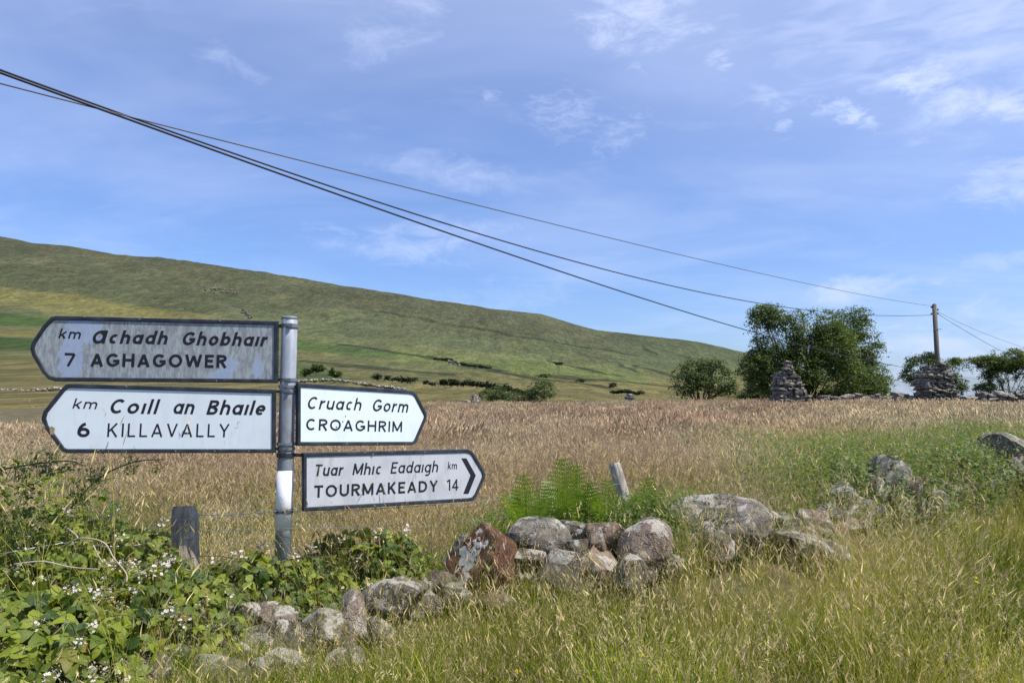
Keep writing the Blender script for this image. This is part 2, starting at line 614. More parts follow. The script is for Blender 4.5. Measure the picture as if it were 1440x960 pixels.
def mat_stone(name, a, b, c3, lichen=(.52, .49, .42), lamt=.5, moss=.2, scale=9.0, dark=(.06, .05, .05)):
    m, q = new_mat(name)
    tc = q.n('ShaderNodeTexCoord').outputs['Object']
    rnd = q.n('ShaderNodeObjectInfo').outputs['Random']
    off = q.n('ShaderNodeCombineXYZ')
    q.set(off.inputs[0], q.math('MULTIPLY', rnd, 37.0)); q.set(off.inputs[1], q.math('MULTIPLY', rnd, 91.0))
    p = q.vmath('ADD', tc, off.outputs[0])
    n1 = q.noise(p, scale * .5, 6, .62, .3)
    n2 = q.noise(p, scale * 2.3, 8, .68, .2)
    n3 = q.noise(q.vmath('ADD', p, (9.1, 3.3, 7.7)), scale * .95, 9, .62, .6)
    n4 = q.noise(p, scale * 11, 4, .7)
    c = q.mix(q.rng(n1, .36, .62), a, b)
    c = q.mix(q.rng(n2, .42, .66), c, c3)
    c = q.mix(q.math('MULTIPLY', q.rng(n4, .35, .62), .45), c, q.mix(1, c, (.45, .45, .45, 1), 'MULTIPLY'))
    # crack-like dark lines
    vo = q.n('ShaderNodeTexVoronoi', feature='DISTANCE_TO_EDGE')
    q.set(vo.inputs['Vector'], q.vmath('ADD', p, q.vmath('MULTIPLY', q.noise(p, scale * .8, 4, .6, color=True), (.35, .35, .35))))
    vo.inputs['Scale'].default_value = scale * .38
    crack = q.rng(vo.outputs[0], .028, .0)
    c = q.mix(q.math('MULTIPLY', crack, .55), c, dark)
    # lichen, thicker on top
    geo = q.n('ShaderNodeNewGeometry')
    sx = q.n('ShaderNodeSeparateXYZ'); q.set(sx.inputs[0], geo.outputs['Normal'])
    up = sx.outputs[2]
    lth = q.math('ADD', n3, q.math('MULTIPLY', up, .06))
    lo = .64 - .14 * lamt
    li = q.rng(lth, lo, lo + .035)
    li = q.math('MULTIPLY', li, q.rng(n4, .22, .5, .5, 1))
    c = q.mix(q.math('MULTIPLY', li, .74), c, lichen)
    mo = q.rng(q.math('ADD', q.noise(p, scale * .7, 5, .6), q.math('MULTIPLY', up, .12)), .62 - .1 * moss, .74 - .1 * moss)
    c = q.mix(q.math('MULTIPLY', mo, moss * 1.6), c, (.10, .10, .03, 1))
    bmp = q.math('ADD', q.math('ADD', n2, q.math('MULTIPLY', n4, .35)), q.math('MULTIPLY', li, .12))
    bmp = q.math('SUBTRACT', bmp, q.math('MULTIPLY', crack, .4))
    return finish(m, q, c, .92, 0, bmp, .8, .03, spec=.2)


M = {}
M['ground'] = mat_ground()
M['hill'] = mat_hill()
M['grass'] = mat_grass('meadow_grass')
M['verge'] = mat_grass('verge_grass', green=(.115, .20, .012), straw=(.44, .40, .075), head=(.64, .54, .26), pink=(.50, .36, .22), trans=.42)
M['weed'] = mat_leaf('weed_leaf', (.06, .11, .022), (.17, .235, .05), (.36, .32, .10), .12, .35, .5, False)
M['bramble'] = mat_leaf('bramble_leaf', (.03, .07, .010), (.24, .29, .028), (.22, .20, .03), .07, .36, .55)
M['fern'] = mat_leaf('fern_frond', (.06, .145, .018), (.155, .25, .03), (.24, .26, .05), .14, .42, .5, False)
M['treeleaf'] = mat_leaf('hawthorn_leaf', (.042, .078, .022), (.125, .18, .045), (.18, .18, .05), .15, .32, .5, False, .3)
M['bushleaf'] = mat_leaf('bush_leaf', (.04, .075, .022), (.09, .135, .035), (.11, .12, .03), .10, .25, .5, False, .3)
M['farbush'] = mat_leaf('far_gorse', (.012, .022, .010), (.026, .042, .018), (.05, .06, .02), .10, .15, .6, False, .2)
M['bark'] = plain('bark', (.085, .07, .055), .9, 0, .4, 12, bstr=.6)
M['cane'] = plain('bramble_cane', (.10, .075, .04), .7, 0, .4, 20)
M['deadcane'] = plain('dead_cane', (.42, .35, .27), .8, 0, .3, 40)
M['greenstem'] = plain('green_stem', (.12, .16, .04), .6, 0, .3, 30)
M['petal'] = plain('white_petal', (.68, .62, .57), .6, 0, .06, 60, .2, 0)
M['sepal'] = plain('brown_bud', (.30, .22, .12), .8, 0, .4, 60)
M['yellow'] = plain('yellow_petal', (.80, .62, .03), .6, 0, .1, 60, .2, 0)
M['redleaf'] = plain('red_leaf', (.42, .07, .02), .6, 0, .3, 60)
M['st_grey'] = mat_stone('grey_stone', (.135, .12, .10), (.22, .20, .165), (.31, .285, .24), lamt=.45, moss=.3)
M['st_dark'] = mat_stone('dark_stone', (.075, .064, .054), (.14, .12, .10), (.22, .195, .16), lamt=.6, moss=.3)
M['st_pale'] = mat_stone('pale_mottled_stone', (.15, .12, .09), (.27, .23, .18), (.075, .06, .045), lamt=.75, moss=.2)
M['st_pink'] = mat_stone('pinkish_stone', (.27, .20, .165), (.38, .30, .25), (.18, .14, .12), lamt=.6, moss=.05)
M['st_rust'] = mat_stone('rust_brown_stone', (.15, .065, .04), (.21, .10, .06), (.08, .045, .03), lichen=(.66, .66, .60), lamt=.20, moss=.0)
M['st_brown'] = mat_stone('brown_stone', (.28, .19, .13), (.36, .28, .20), (.18, .13, .10), lamt=.45, moss=.05)
M['st_far'] = mat_stone('far_wall_stone', (.085, .072, .06), (.20, .175, .145), (.33, .29, .25), lamt=.5, moss=.1, scale=2.2)


def mat_wood(name, col, dark):
    m, q = new_mat(name)
    tc = q.n('ShaderNodeTexCoord').outputs['Object']
    st = q.noise(q.mapping(tc, scale=(1, 1, .06)), 60, 6, .65)
    n2 = q.noise(tc, 9, 5, .6)
    c = q.mix(q.rng(st, .35, .65), dark, col)
    c = q.mix(q.math('MULTIPLY', q.rng(n2, .45, .7), .6), c, tuple(x * .45 for x in dark))
    return finish(m, q, c, .9, 0, st, .9, .008)


M['wood'] = mat_wood('weathered_wood', (.50, .42, .33), (.25, .20, .155))
M['woodpale'] = mat_wood('pale_wood', (.55, .50, .43), (.32, .28, .24))
M['poletimber'] = mat_wood('pole_timber', (.20, .165, .135), (.12, .10, .085))


def mat_galv():
    m, q = new_mat('galvanised_steel')
    tc = q.n('ShaderNodeTexCoord').outputs['Object']
    n1 = q.noise(q.mapping(tc, scale=(1, 1, .35)), 14, 7, .7)
    n2 = q.noise(tc, 70, 4, .6)
    c = q.mix(q.rng(n1, .38, .62), (.26, .29, .33), (.40, .43, .47))
    sx = q.n('ShaderNodeSeparateXYZ'); q.set(sx.inputs[0], tc)
    z = sx.outputs[2]
    # rust-brown weathered length in the middle of the pole, white paint band, dark foot
    mid = q.math('MULTIPLY', q.rng(z, -.82, -.78), q.rng(z, -.36, -.44))
    c = q.mix(q.math('MULTIPLY', q.math('MULTIPLY', mid, q.rng(n1, .38, .58)), .75), c, (.11, .085, .07, 1))
    rs = q.math('MULTIPLY', q.rng(q.noise(q.mapping(tc, scale=(1, 1, .25)), 26, 6, .7), .56, .68), .6)
    c = q.mix(rs, c, (.14, .12, .11, 1))
    c = q.mix(q.math('MULTIPLY', n2, .25), c, (.15, .16, .18, 1))
    foot = q.rng(z, -1.08, -1.13)
    c = q.mix(q.math('MULTIPLY', foot, .6), c, (.07, .085, .085, 1))
    return finish(m, q, c, .5, .12, n1, .2, .002, spec=.4)


M['galv'] = mat_galv()
M['clamp'] = plain('clamp_steel', (.17, .18, .19), .55, .3, .4, 60)
M['darkiron'] = plain('dark_iron', (.035, .035, .04), .6, .2, .4, 60)
M['wire'] = plain('fence_wire', (.36, .37, .38), .45, .7, .3, 80)
M['cable'] = plain('overhead_cable', (.02, .02, .025), .6, 0, .2, 4)
M['cablegrey'] = plain('grey_cable', (.10, .10, .11), .6, 0, .2, 4)
M['letter'] = plain('black_letter_paint', (.018, .020, .028), .55, 0, .3, 90, .2, .1)


def mat_whitepaint():
    m, q = new_mat('white_pole_paint')
    tc = q.n('ShaderNodeTexCoord').outputs['Object']
    n1 = q.noise(tc, 40, 6, .7)
    n2 = q.noise(q.mapping(tc, scale=(1, 1, .3)), 18, 6, .65)
    c = q.mix(q.rng(n2, .4, .7), (.80, .80, .78), (.70, .70, .68))
    c = q.mix(q.rng(n1, .66, .70), c, (.25, .23, .21, 1))
    return finish(m, q, c, .5, 0, n1, .1, .002)


M['whitepaint'] = mat_whitepaint()


def mat_signface(name, base, dirt, streak=.25, patch=None, mottled=0.0):
    m, q = new_mat(name)
    tc = q.n('ShaderNodeTexCoord').outputs['Object']     # x along the sign, z up, origin at pole side
    n1 = q.noise(q.mapping(tc, scale=(1, 1, .25)), 22, 6, .65)
    n2 = q.noise(tc, 7, 5, .6)
    n3 = q.noise(tc, 120, 3, .6)
    c = q.mix(q.math('MULTIPLY', q.rng(n1, .48, .75), streak), base, dirt)
    c = q.mix(q.math('MULTIPLY', q.rng(n2, .45, .7), streak * .6), c, dirt)
    c = q.mix(q.math('MULTIPLY', q.rng(n3, .70, .74), .5), c, (.12, .11, .10, 1))
    if mottled:
        n4 = q.noise(q.mapping(tc, scale=(1.3, 1, .55)), 24, 9, .72)
        n5 = q.noise(q.mapping(tc, scale=(1.6, 1, .35)), 60, 6, .7)
        c = q.mix(q.rng(n4, .42, .60), c, dirt)
        c = q.mix(q.math('MULTIPLY', q.rng(n5, .47, .60), .55), c, (.16, .17, .175, 1))
    if patch:
        for (cx, cz, rx, rz) in patch:
            d = q.vmath('MULTIPLY', q.vmath('SUBTRACT', tc, (cx, 0, cz)), (1 / rx, 0, 1 / rz))
            d = q.vmath('ADD', d, q.vmath('MULTIPLY', q.vmath('SUBTRACT', q.noise(tc, 26, 6, .7, color=True), (.5, .5, .5)), (2.2, 0, 2.2)))
            k = q.rng(q.vmath('LENGTH', d), 1.02, .95)
            c = q.mix(q.math('MULTIPLY', k, .75), c, (.33, .40, .54, 1))
    return finish(m, q, c, .45, 0, n1, .06, .002, spec=.4)


def mat_signborder():
    m, q = new_mat('sign_border_paint')
    tc = q.n('ShaderNodeTexCoord').outputs['Object']
    n1 = q.noise(tc, 60, 7, .7)
    n2 = q.noise(tc, 12, 5, .6)
    c = q.mix(q.rng(n2, .4, .65), (.022, .027, .036), (.045, .052, .062))
    c = q.mix(q.rng(n1, .66, .70), c, (.32, .31, .28, 1))
    return finish(m, q, c, .5, .1, n1, .3, .002)


M['border'] = mat_signborder()

# ================================================================== ground and hill
def build_ground():
    angs = []
    a = -180.0
    while a < 180.0:
        angs.append(a)
        inside = -44 < a < 44
        a += (0.16 if inside else 2.0)
    ang = np.radians(np.array(angs + [180.0]))
    # near sheet
    r1 = np.concatenate([[0.3], np.geomspace(.6, 70, 150)])
    r2 = np.concatenate([np.geomspace(70, 500, 90), np.geomspace(500, 2000, 190)[1:], np.geomspace(2000, 9000, 30)[1:]])
    nang = ang[::4] if False else ang
    for nm, rr, aa, mat in (('ground', r1, np.concatenate([ang[ang < radians(-44)], np.radians(np.arange(-44, 44, .7)), ang[ang > radians(44)]]), M['ground']),
                            ('hill', r2, ang, M['hill'])):
        A, R = np.meshgrid(aa, rr)
        X = R * np.sin(A); Y = R * np.cos(A)
        Z = terrain(X, Y)
        if nm == 'hill':
            Z[0] = Z[0] - 0.02
        nr, na = A.shape
        idx = np.arange(nr * na).reshape(nr, na)
        F4 = np.stack([idx[:-1, :-1], idx[:-1, 1:], idx[1:, 1:], idx[1:, :-1]], -1).reshape(-1, 4)[:, ::-1]
        V = np.stack([X, Y, Z], -1).reshape(-1, 3)
        at_ = {}
        if nm == 'hill':
            x, y, z = V[:, 0], V[:, 1], V[:, 2]
            azc = np.clip(np.arctan2(x, y), radians(-58), radians(58))
            r = np.hypot(x, y); Ye = r * np.cos(azc)
            u = 720 + F * np.tan(azc)
            v = 560 - (z - EYE) / Ye * F
            col = np.zeros((len(V), 3))
            n = fbm(x / 90, y / 90, 5); n2 = fbm(x / 30 + 7, y / 30, 5); n3 = fbm(x / 300 + 2, y / 300, 4)
            up = np.array([.104, .110, .072]); hi2 = np.array([.118, .134, .074])
            low = np.array([.160, .168, .080]); gold = np.array([.235, .205, .085]); fld = np.array([.235, .20, .088])
            brown = np.array([.17, .135, .065]); green = np.array([.085, .135, .045]); lime = np.array([.17, .20, .07])
            rv = np.interp(u, RIDGE_U, RIDGE_V)
            t = np.clip((v - rv) / np.maximum(545 - rv, 8), 0, 1)      # 0 at the ridge, 1 at the valley fields
            c = up[None] * (1 - sstep(t, .1, .5))[:, None] + hi2[None] * sstep(t, .1, .5)[:, None]
            k = sstep(t + (n - .5) * .35, .45, .72)[:, None]
            c = c * (1 - k) + low[None] * k
            c = c * (1 + (n3 - .5) * .5)[:, None] * (1 + (n2 - .5) * .3)[:, None]
            # lighter grassy tongues and darker heather
            k = (sstep(n2, .56, .68) * .3)[:, None]; c = c * (1 - k) + brown * k
            # valley fields close by
            k = sstep(v + (n - .5) * 14, 520, 545)[:, None]; c = c * (1 - k) + fld * k
            k = (sstep(v + (n2 - .5) * 20, 545, 556) * sstep(u, 520, 250))[:, None]; c = c * (1 - k) + brown * 1.15 * k
            k = (sstep(v + (n - .5) * 16, 498, 512) * sstep(u, 620, 200) * .75)[:, None]; c = c * (1 - k) + np.array([.20, .165, .078]) * k

            def band(u0, v0, u1, v1, w, soft=6, jit=12):
                tt = np.clip((u - u0) / (u1 - u0), 0, 1)
                vc = v0 + (v1 - v0) * tt
                inside = sstep(u, u0 - 15, u0 + 5) * sstep(u, u1 + 25, u1 - 10) if u0 > 5 else sstep(u, u1 + 25, u1 - 20)
                ww = w * (1.0 - .6 * tt)
                return (inside * sstep(np.abs(v - vc + (n2 - .5) * jit), ww + soft, ww - soft * .2))[:, None]
            for (a_, colr, am) in ((band(-200, 392, 300, 452, 17, 3, 6), gold, .62), (band(60, 432, 470, 498, 20, 8, 14), gold, .35),
                                   (band(-100, 444, 175, 458, 9, 3, 5), green * .8, .95), (band(-100, 478, 120, 490, 11, 3, 6), green * .75, .95),
                                   (band(-100, 464, 60, 470, 5, 4, 6), gold, .8),
                                   (band(410, 484, 560, 500, 7, 3, 5), green, .8), (band(400, 522, 480, 535, 11, 5, 8), green, .75),
                                   (band(560, 498, 900, 538, 7, 4, 7), lime, .7), (band(700, 508, 900, 530, 9, 5, 9), lime, .6),
                                   (band(740, 530, 830, 536, 2.5, 2, 4), green, .7), (band(640, 525, 990, 548, 6, 3, 7), gold, .4)):
                a_ = a_ * am
                c = c * (1 - a_) + colr[None] * a_
            # right end of the ridge tinted greener
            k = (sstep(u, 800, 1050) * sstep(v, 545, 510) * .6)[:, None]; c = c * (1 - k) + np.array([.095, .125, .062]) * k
            # ditches and wall lines crossing the slope
            for (u0, v0, u1, v1, w) in [(90, 447, 240, 470, 1.1), (470, 484, 700, 516, 1.0), (600, 500, 760, 536, 1.0), (420, 510, 640, 528, .9),
                                        (770, 508, 880, 530, .8), (890, 515, 950, 530, .9), (905, 488, 925, 496, 1.2), (760, 528, 960, 546, .8), (640, 515, 900, 552, .9),
                                        (850, 505, 900, 525, .8), (500, 432, 900, 500, .7)]:
                tt = (u - u0) / (u1 - u0)
                vc = v0 + (v1 - v0) * tt + (n - .5) * 10
                kk = (sstep(np.abs(v - vc), w * 2.2, w * .7) * (tt > 0) * (tt < 1) * .8)[:, None]
                c = c * (1 - kk) + np.array([.045, .05, .03]) * kk
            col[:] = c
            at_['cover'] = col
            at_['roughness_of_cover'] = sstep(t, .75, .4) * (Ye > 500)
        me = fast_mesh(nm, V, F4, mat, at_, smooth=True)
        o = link(nm, me)
        o['kind'] = 'structure'


build_ground()

# ================================================================== signpost
def stroke(mb, pts, w, depth, M3, sh, sx, ox, oy, hh):
    """ribbon of width w along 2D points in glyph units"""
    pts = [np.array([p[0] * sx, p[1]], float) for p in pts]
    cl = np.linalg.norm(pts[0] - pts[-1]) < 1e-6 and len(pts) > 3
    n = len(pts)
    L, R = [], []
    for i in range(n):
        if cl:
            a = pts[(i - 1) % (n - 1)]; b = pts[i % (n - 1)]; c = pts[(i + 1) % (n - 1)]
        else:
            a = pts[max(i - 1, 0)]; b = pts[i]; c = pts[min(i + 1, n - 1)]
        d1 = b - a; d2 = c - b
        if np.linalg.norm(d1) < 1e-9: d1 = d2
        if np.linalg.norm(d2) < 1e-9: d2 = d1
        d1 = d1 / np.linalg.norm(d1); d2 = d2 / np.linalg.norm(d2)
        n1 = np.array([-d1[1], d1[0]]); n2 = np.array([-d2[1], d2[0]])
        m_ = n1 + n2
        m_ = m_ / (np.linalg.norm(m_) + 1e-9)
        k = min(1 / max(m_.dot(n1), .3), 1.8)
        L.append(b + m_ * w / 2 * k); R.append(b - m_ * w / 2 * k)
    vs = []
    for (q) in L + R:
        X = (q[0] + sh * q[1]) * hh + ox
        Zc = q[1] * hh + oy
        vs.append((X, -depth, Zc))
    fs = [(i, i + 1, n + i + 1, n + i)[::-1] for i in range(n - 1)]
    mb.add(vs, fs)


def arc(cx, cy, rx, ry, a0, a1, n=14):
    return [(cx + rx * cos(radians(a0 + (a1 - a0) * i / n)), cy + ry * sin(radians(a0 + (a1 - a0) * i / n))) for i in range(n + 1)]


def glyph(ch, w):
    s = w / 2; t = 1 - s; b = s; xh = .73; xt = xh - s
    if ch == 'A': W = .82; return W, [[(s * .9, 0), (W / 2, 1 - s * .5), (W - s * .9, 0)], [(.2, .29), (W - .2, .29)]]
    if ch == 'G': W = .86; return W, [arc(W / 2, .5, W / 2 - s, .5 - s, 42, 338, 22), [(W / 2 + .02, .44), (W - s, .44)], [(W - s, .44 + s), (W - s, .2)]]
    if ch == 'H': W = .78; return W, [[(s, 0), (s, 1)], [(W - s, 0), (W - s, 1)], [(s, .52), (W - s, .52)]]
    if ch == 'O': W = .9; return W, [arc(W / 2, .5, W / 2 - s, .5 - s, 0, 360, 28)]
    if ch == 'W': W = 1.12; return W, [[(s * .8, 1), (W * .27, s * .6), (W / 2, 1 - s), (W * .73, s * .6), (W - s * .8, 1)]]
    if ch == 'E': W = .6; return W, [[(s, 0), (s, 1)], [(s, t), (W, t)], [(s, .52), (W - .06, .52)], [(s, b), (W, b)]]
    if ch == 'R': W = .7; return W, [[(s, 0), (s, 1)], [(s, t), (.38, t)] + arc(.38, .72, W - s - .38, .28 - s, 90, -90, 10) + [(s, .44)], [(.36, .44), (W - s * .8, 0)]]
    if ch == 'K': W = .72; return W, [[(s, 0), (s, 1)], [(W - s * 1.1, 1), (s + .06, .42)], [(.28, .56), (W - s * .9, 0)]]
    if ch == 'I': W = w; return W, [[(s, 0), (s, 1)]]
    if ch == 'L': W = .56; return W, [[(s, 0), (s, 1)], [(s, b), (W, b)]]
    if ch == 'V': W = .8; return W, [[(s * .9, 1), (W / 2, s * .5), (W - s * .9, 1)]]
    if ch == 'Y': W = .8; return W, [[(s, 1), (W / 2, .44), (W - s, 1)], [(W / 2, .5), (W / 2, 0)]]
    if ch == 'C': W = .82; return W, [arc(W / 2 + .02, .5, W / 2 - s, .5 - s, 46, 314, 22)]
    if ch == 'M': W = .92; return W, [[(s, 0), (s, 1)], [(W - s, 0), (W - s, 1)], [(s, 1 - s * .6), (W / 2, .12), (W - s, 1 - s * .6)]]
    if ch == 'T': W = .68; return W, [[(0, t), (W, t)], [(W / 2, 0), (W / 2, 1)]]
    if ch == 'U': W = .76; return W, [[(s, 1), (s, .38)] + arc(W / 2, .38, W / 2 - s, .38 - s, 180, 360, 14) + [(W - s, 1)]]
    if ch == 'D': W = .78; return W, [[(s, 0), (s, 1)], [(s, t), (.34, t)] + arc(.34, .5, W - s - .34, .5 - s, 90, -90, 14) + [(s, b)]]
    if ch == 'B': W = .68; return W, [[(s, 0), (s, 1)], [(s, t), (.36, t)] + arc(.36, .745, W - s - .40, .255 - s, 90, -90, 10) + [(s, .49 + s * .1)],
                                      [(s, .52), (.38, .52)] + arc(.38, .27, W - s - .38, .27 - s, 90, -90, 10) + [(s, b)]]
    if ch == '@': W = .9; return W, [arc(W * .46, .48, W * .46 - s, .5 - s, 0, 360, 26), [(W - s * 1.2, 0), (W - s * 1.2, 1)], [(W * .46, t), (W - s, t)]]
    if ch == 'o': W = .66; return W, [arc(W / 2, xh / 2, W / 2 - s, xh / 2 - s, 0, 360, 22)]
    if ch == 'a': W = .66; return W, [arc(W / 2 - .01, xh / 2, W / 2 - s, xh / 2 - s, 0, 360, 22), [(W - s, 0), (W - s, xh)]]
    if ch == 'd': W = .66; return W, [arc(W / 2 - .01, xh / 2, W / 2 - s, xh / 2 - s, 0, 360, 22), [(W - s, 0), (W - s, 1.04)]]
    if ch == 'b': W = .66; return W, [arc(W / 2 + .01, xh / 2, W / 2 - s, xh / 2 - s, 0, 360, 22), [(s, 0), (s, 1.04)]]
    if ch == 'g': W = .66; return W, [arc(W / 2 - .01, xh / 2, W / 2 - s, xh / 2 - s, 0, 360, 22), [(W - s, xh), (W - s, -.02)] + arc(W / 2, -.04, W / 2 - s, .2, 0, -130, 10)]
    if ch == 'c': W = .58; return W, [arc(W / 2 + .03, xh / 2, W / 2 - s, xh / 2 - s, 50, 310, 18)]
    if ch == 'e': W = .64; return W, [arc(W / 2, xh / 2, W / 2 - s, xh / 2 - s, 0, 312, 20), [(s, xh / 2), (W - s * .6, xh / 2)]]
    if ch in 'hn':
        W = .62
        return W, [[(s, 0), (s, 1.04 if ch == 'h' else xh)], [(s, xh * .5)] + arc(W / 2, xh * .56, W / 2 - s, xh * .44 - s, 180, 0, 12) + [(W - s, 0)]]
    if ch == 'm':
        W = .98; q = (W - w) / 4
        return W, [[(s, 0), (s, xh)], arc(s + q, xh * .6, q, xh * .4 - s, 180, 0, 10) + [(s + 2 * q, 0)], arc(s + 3 * q, xh * .6, q, xh * .4 - s, 180, 0, 10) + [(s + 4 * q, 0)]]
    if ch == 'r': W = .42; return W, [[(s, 0), (s, xh)], arc(W - s * .4, xh * .52, W - s * 1.6, xh * .48 - s, 175, 85, 8)]
    if ch == 'u': W = .62; return W, [[(s, xh)] + [(s, .3)] + arc(W / 2, .3, W / 2 - s, .3 - s, 180, 360, 12) + [(W - s, .3)], [(W - s, 0), (W - s, xh)]]
    if ch == 'i': W = w; return W, [[(s, 0), (s, xh)]]
    if ch == 'l': W = w; return W, [[(s, 0), (s, 1.04)]]
    if ch == 'k': W = .60; return W, [[(s, 0), (s, 1.04)], [(W - s, xh), (s + .05, .28)], [(.24, .42), (W - s * .9, 0)]]
    if ch == '7': W = .6; return W, [[(0, t), (W - s * .8, t), (.2, 0)]]
    if ch == '6': W = .68; return W, [arc(W / 2, .32, W / 2 - s, .32 - s, 0, 360, 22), arc(W / 2 + .16, .34, W / 2 + .16 - s, .66 - s, 180, 100, 12)]
    if ch == '1': W = .34; return W, [[(W - s, 0), (W - s, 1)], [(.0, .78), (W - s, .96)]]
    if ch == '4': W = .68; return W, [[(W - .2, 0), (W - .2, 1)], [(W - .2, .94), (s, .27)], [(s * .4, .27), (W, .27)]]
    return .4, []


def text_run(mb, s, width, height, ox, oy, w, shear, depth, gap=.17):
    glyphs = [glyph(c, w) for c in s]
    tot = sum(x[0] for x in glyphs) + gap * (len(s) - 1)
    sx = (width / height - shear * .8) / tot
    x = 0; k = 0
    for W, st in glyphs:
        for p in st:
            k += 1
            pts = [(a + x, b) for a, b in p]
            # counteract the horizontal squeeze on stroke width roughly
            stroke(mb, pts, w, depth + .00015 * (k % 5), None, shear, sx, ox, oy, height)
        x += W + gap


POLE_Y = 3.86
PA, PB = at(407.5, 447, POLE_Y), at(397, 800, POLE_Y)


def pole_c(v):
    z = at(400, v, POLE_Y).z
    return PA + (PB - PA) * ((z - PA.z) / (PB.z - PA.z))



post = empty('signpost', pole_c(1010), 'grey steel signpost carrying four black-edged place name fingers beside the bramble', 'signpost')
PO = Vector(post.location)


def seg_pole(name, v0, v1, rad, mat, sides=28, top=False):
    mb = MB()
    a, b = pole_c(v0), pole_c(v1)
    org = pole_c(447)
    pts = [a - org, b - org]
    if top:
        pts = [a - org + Vector((0, 0, .006)), a - org + Vector((0, 0, .0)), b - org]
        mb.tube(pts, [rad * .88, rad, rad], sides)
    else:
        mb.tube(pts, rad, sides)
    o = mb.build(name, mat, post)
    o.location = org - PO
    for p in o.data.polygons: p.use_smooth = len(p.vertices) == 4
    return o


PR = .0405
seg_pole('pole', 447, 1010, PR, M['galv'], top=True)
seg_pole('paint_band', 661, 744, PR + .0012, M['whitepaint'])['label'] = 'white painted band round the pole'
mbc = MB()
org = pole_c(447)
mbc.tube([pole_c(446.5) - org, pole_c(449) - org], PR + .002, 28)
o = mbc.build('pole_cap', M['clamp'], post); o.location = org - PO

signs = {}


def clamp_ring(v, h=.014, side=-1, ext=.05, mat='clamp'):
    """band round the pole with a bolted lug to one side"""
    mb = MB()
    c = pole_c(v)
    mb.tube([(0, 0, -h / 2), (0, 0, h / 2)], PR + .006, 24)
    mb.box((min(side * (PR - .005), side * (PR + ext)), -.012, -h * .42), (max(side * (PR - .005), side * (PR + ext)), .006, h * .42))
    for q in (.45, .85):
        mb.tube([(side * (PR + ext * q), -.012, 0), (side * (PR + ext * q), -.021, 0)], .0055, 6)
    mb.tube([(-side * .006, -PR - .004, 0), (-side * .006, -PR - .016, 0)], .006, 6)
    mb.box((-.016 * side - .01, -PR - .009, -h * .5), (-.016 * side + .012, -PR - .003, h * .5))
    o = mb.build('clamp', M[mat], post)
    o.location = c - PO
    return o


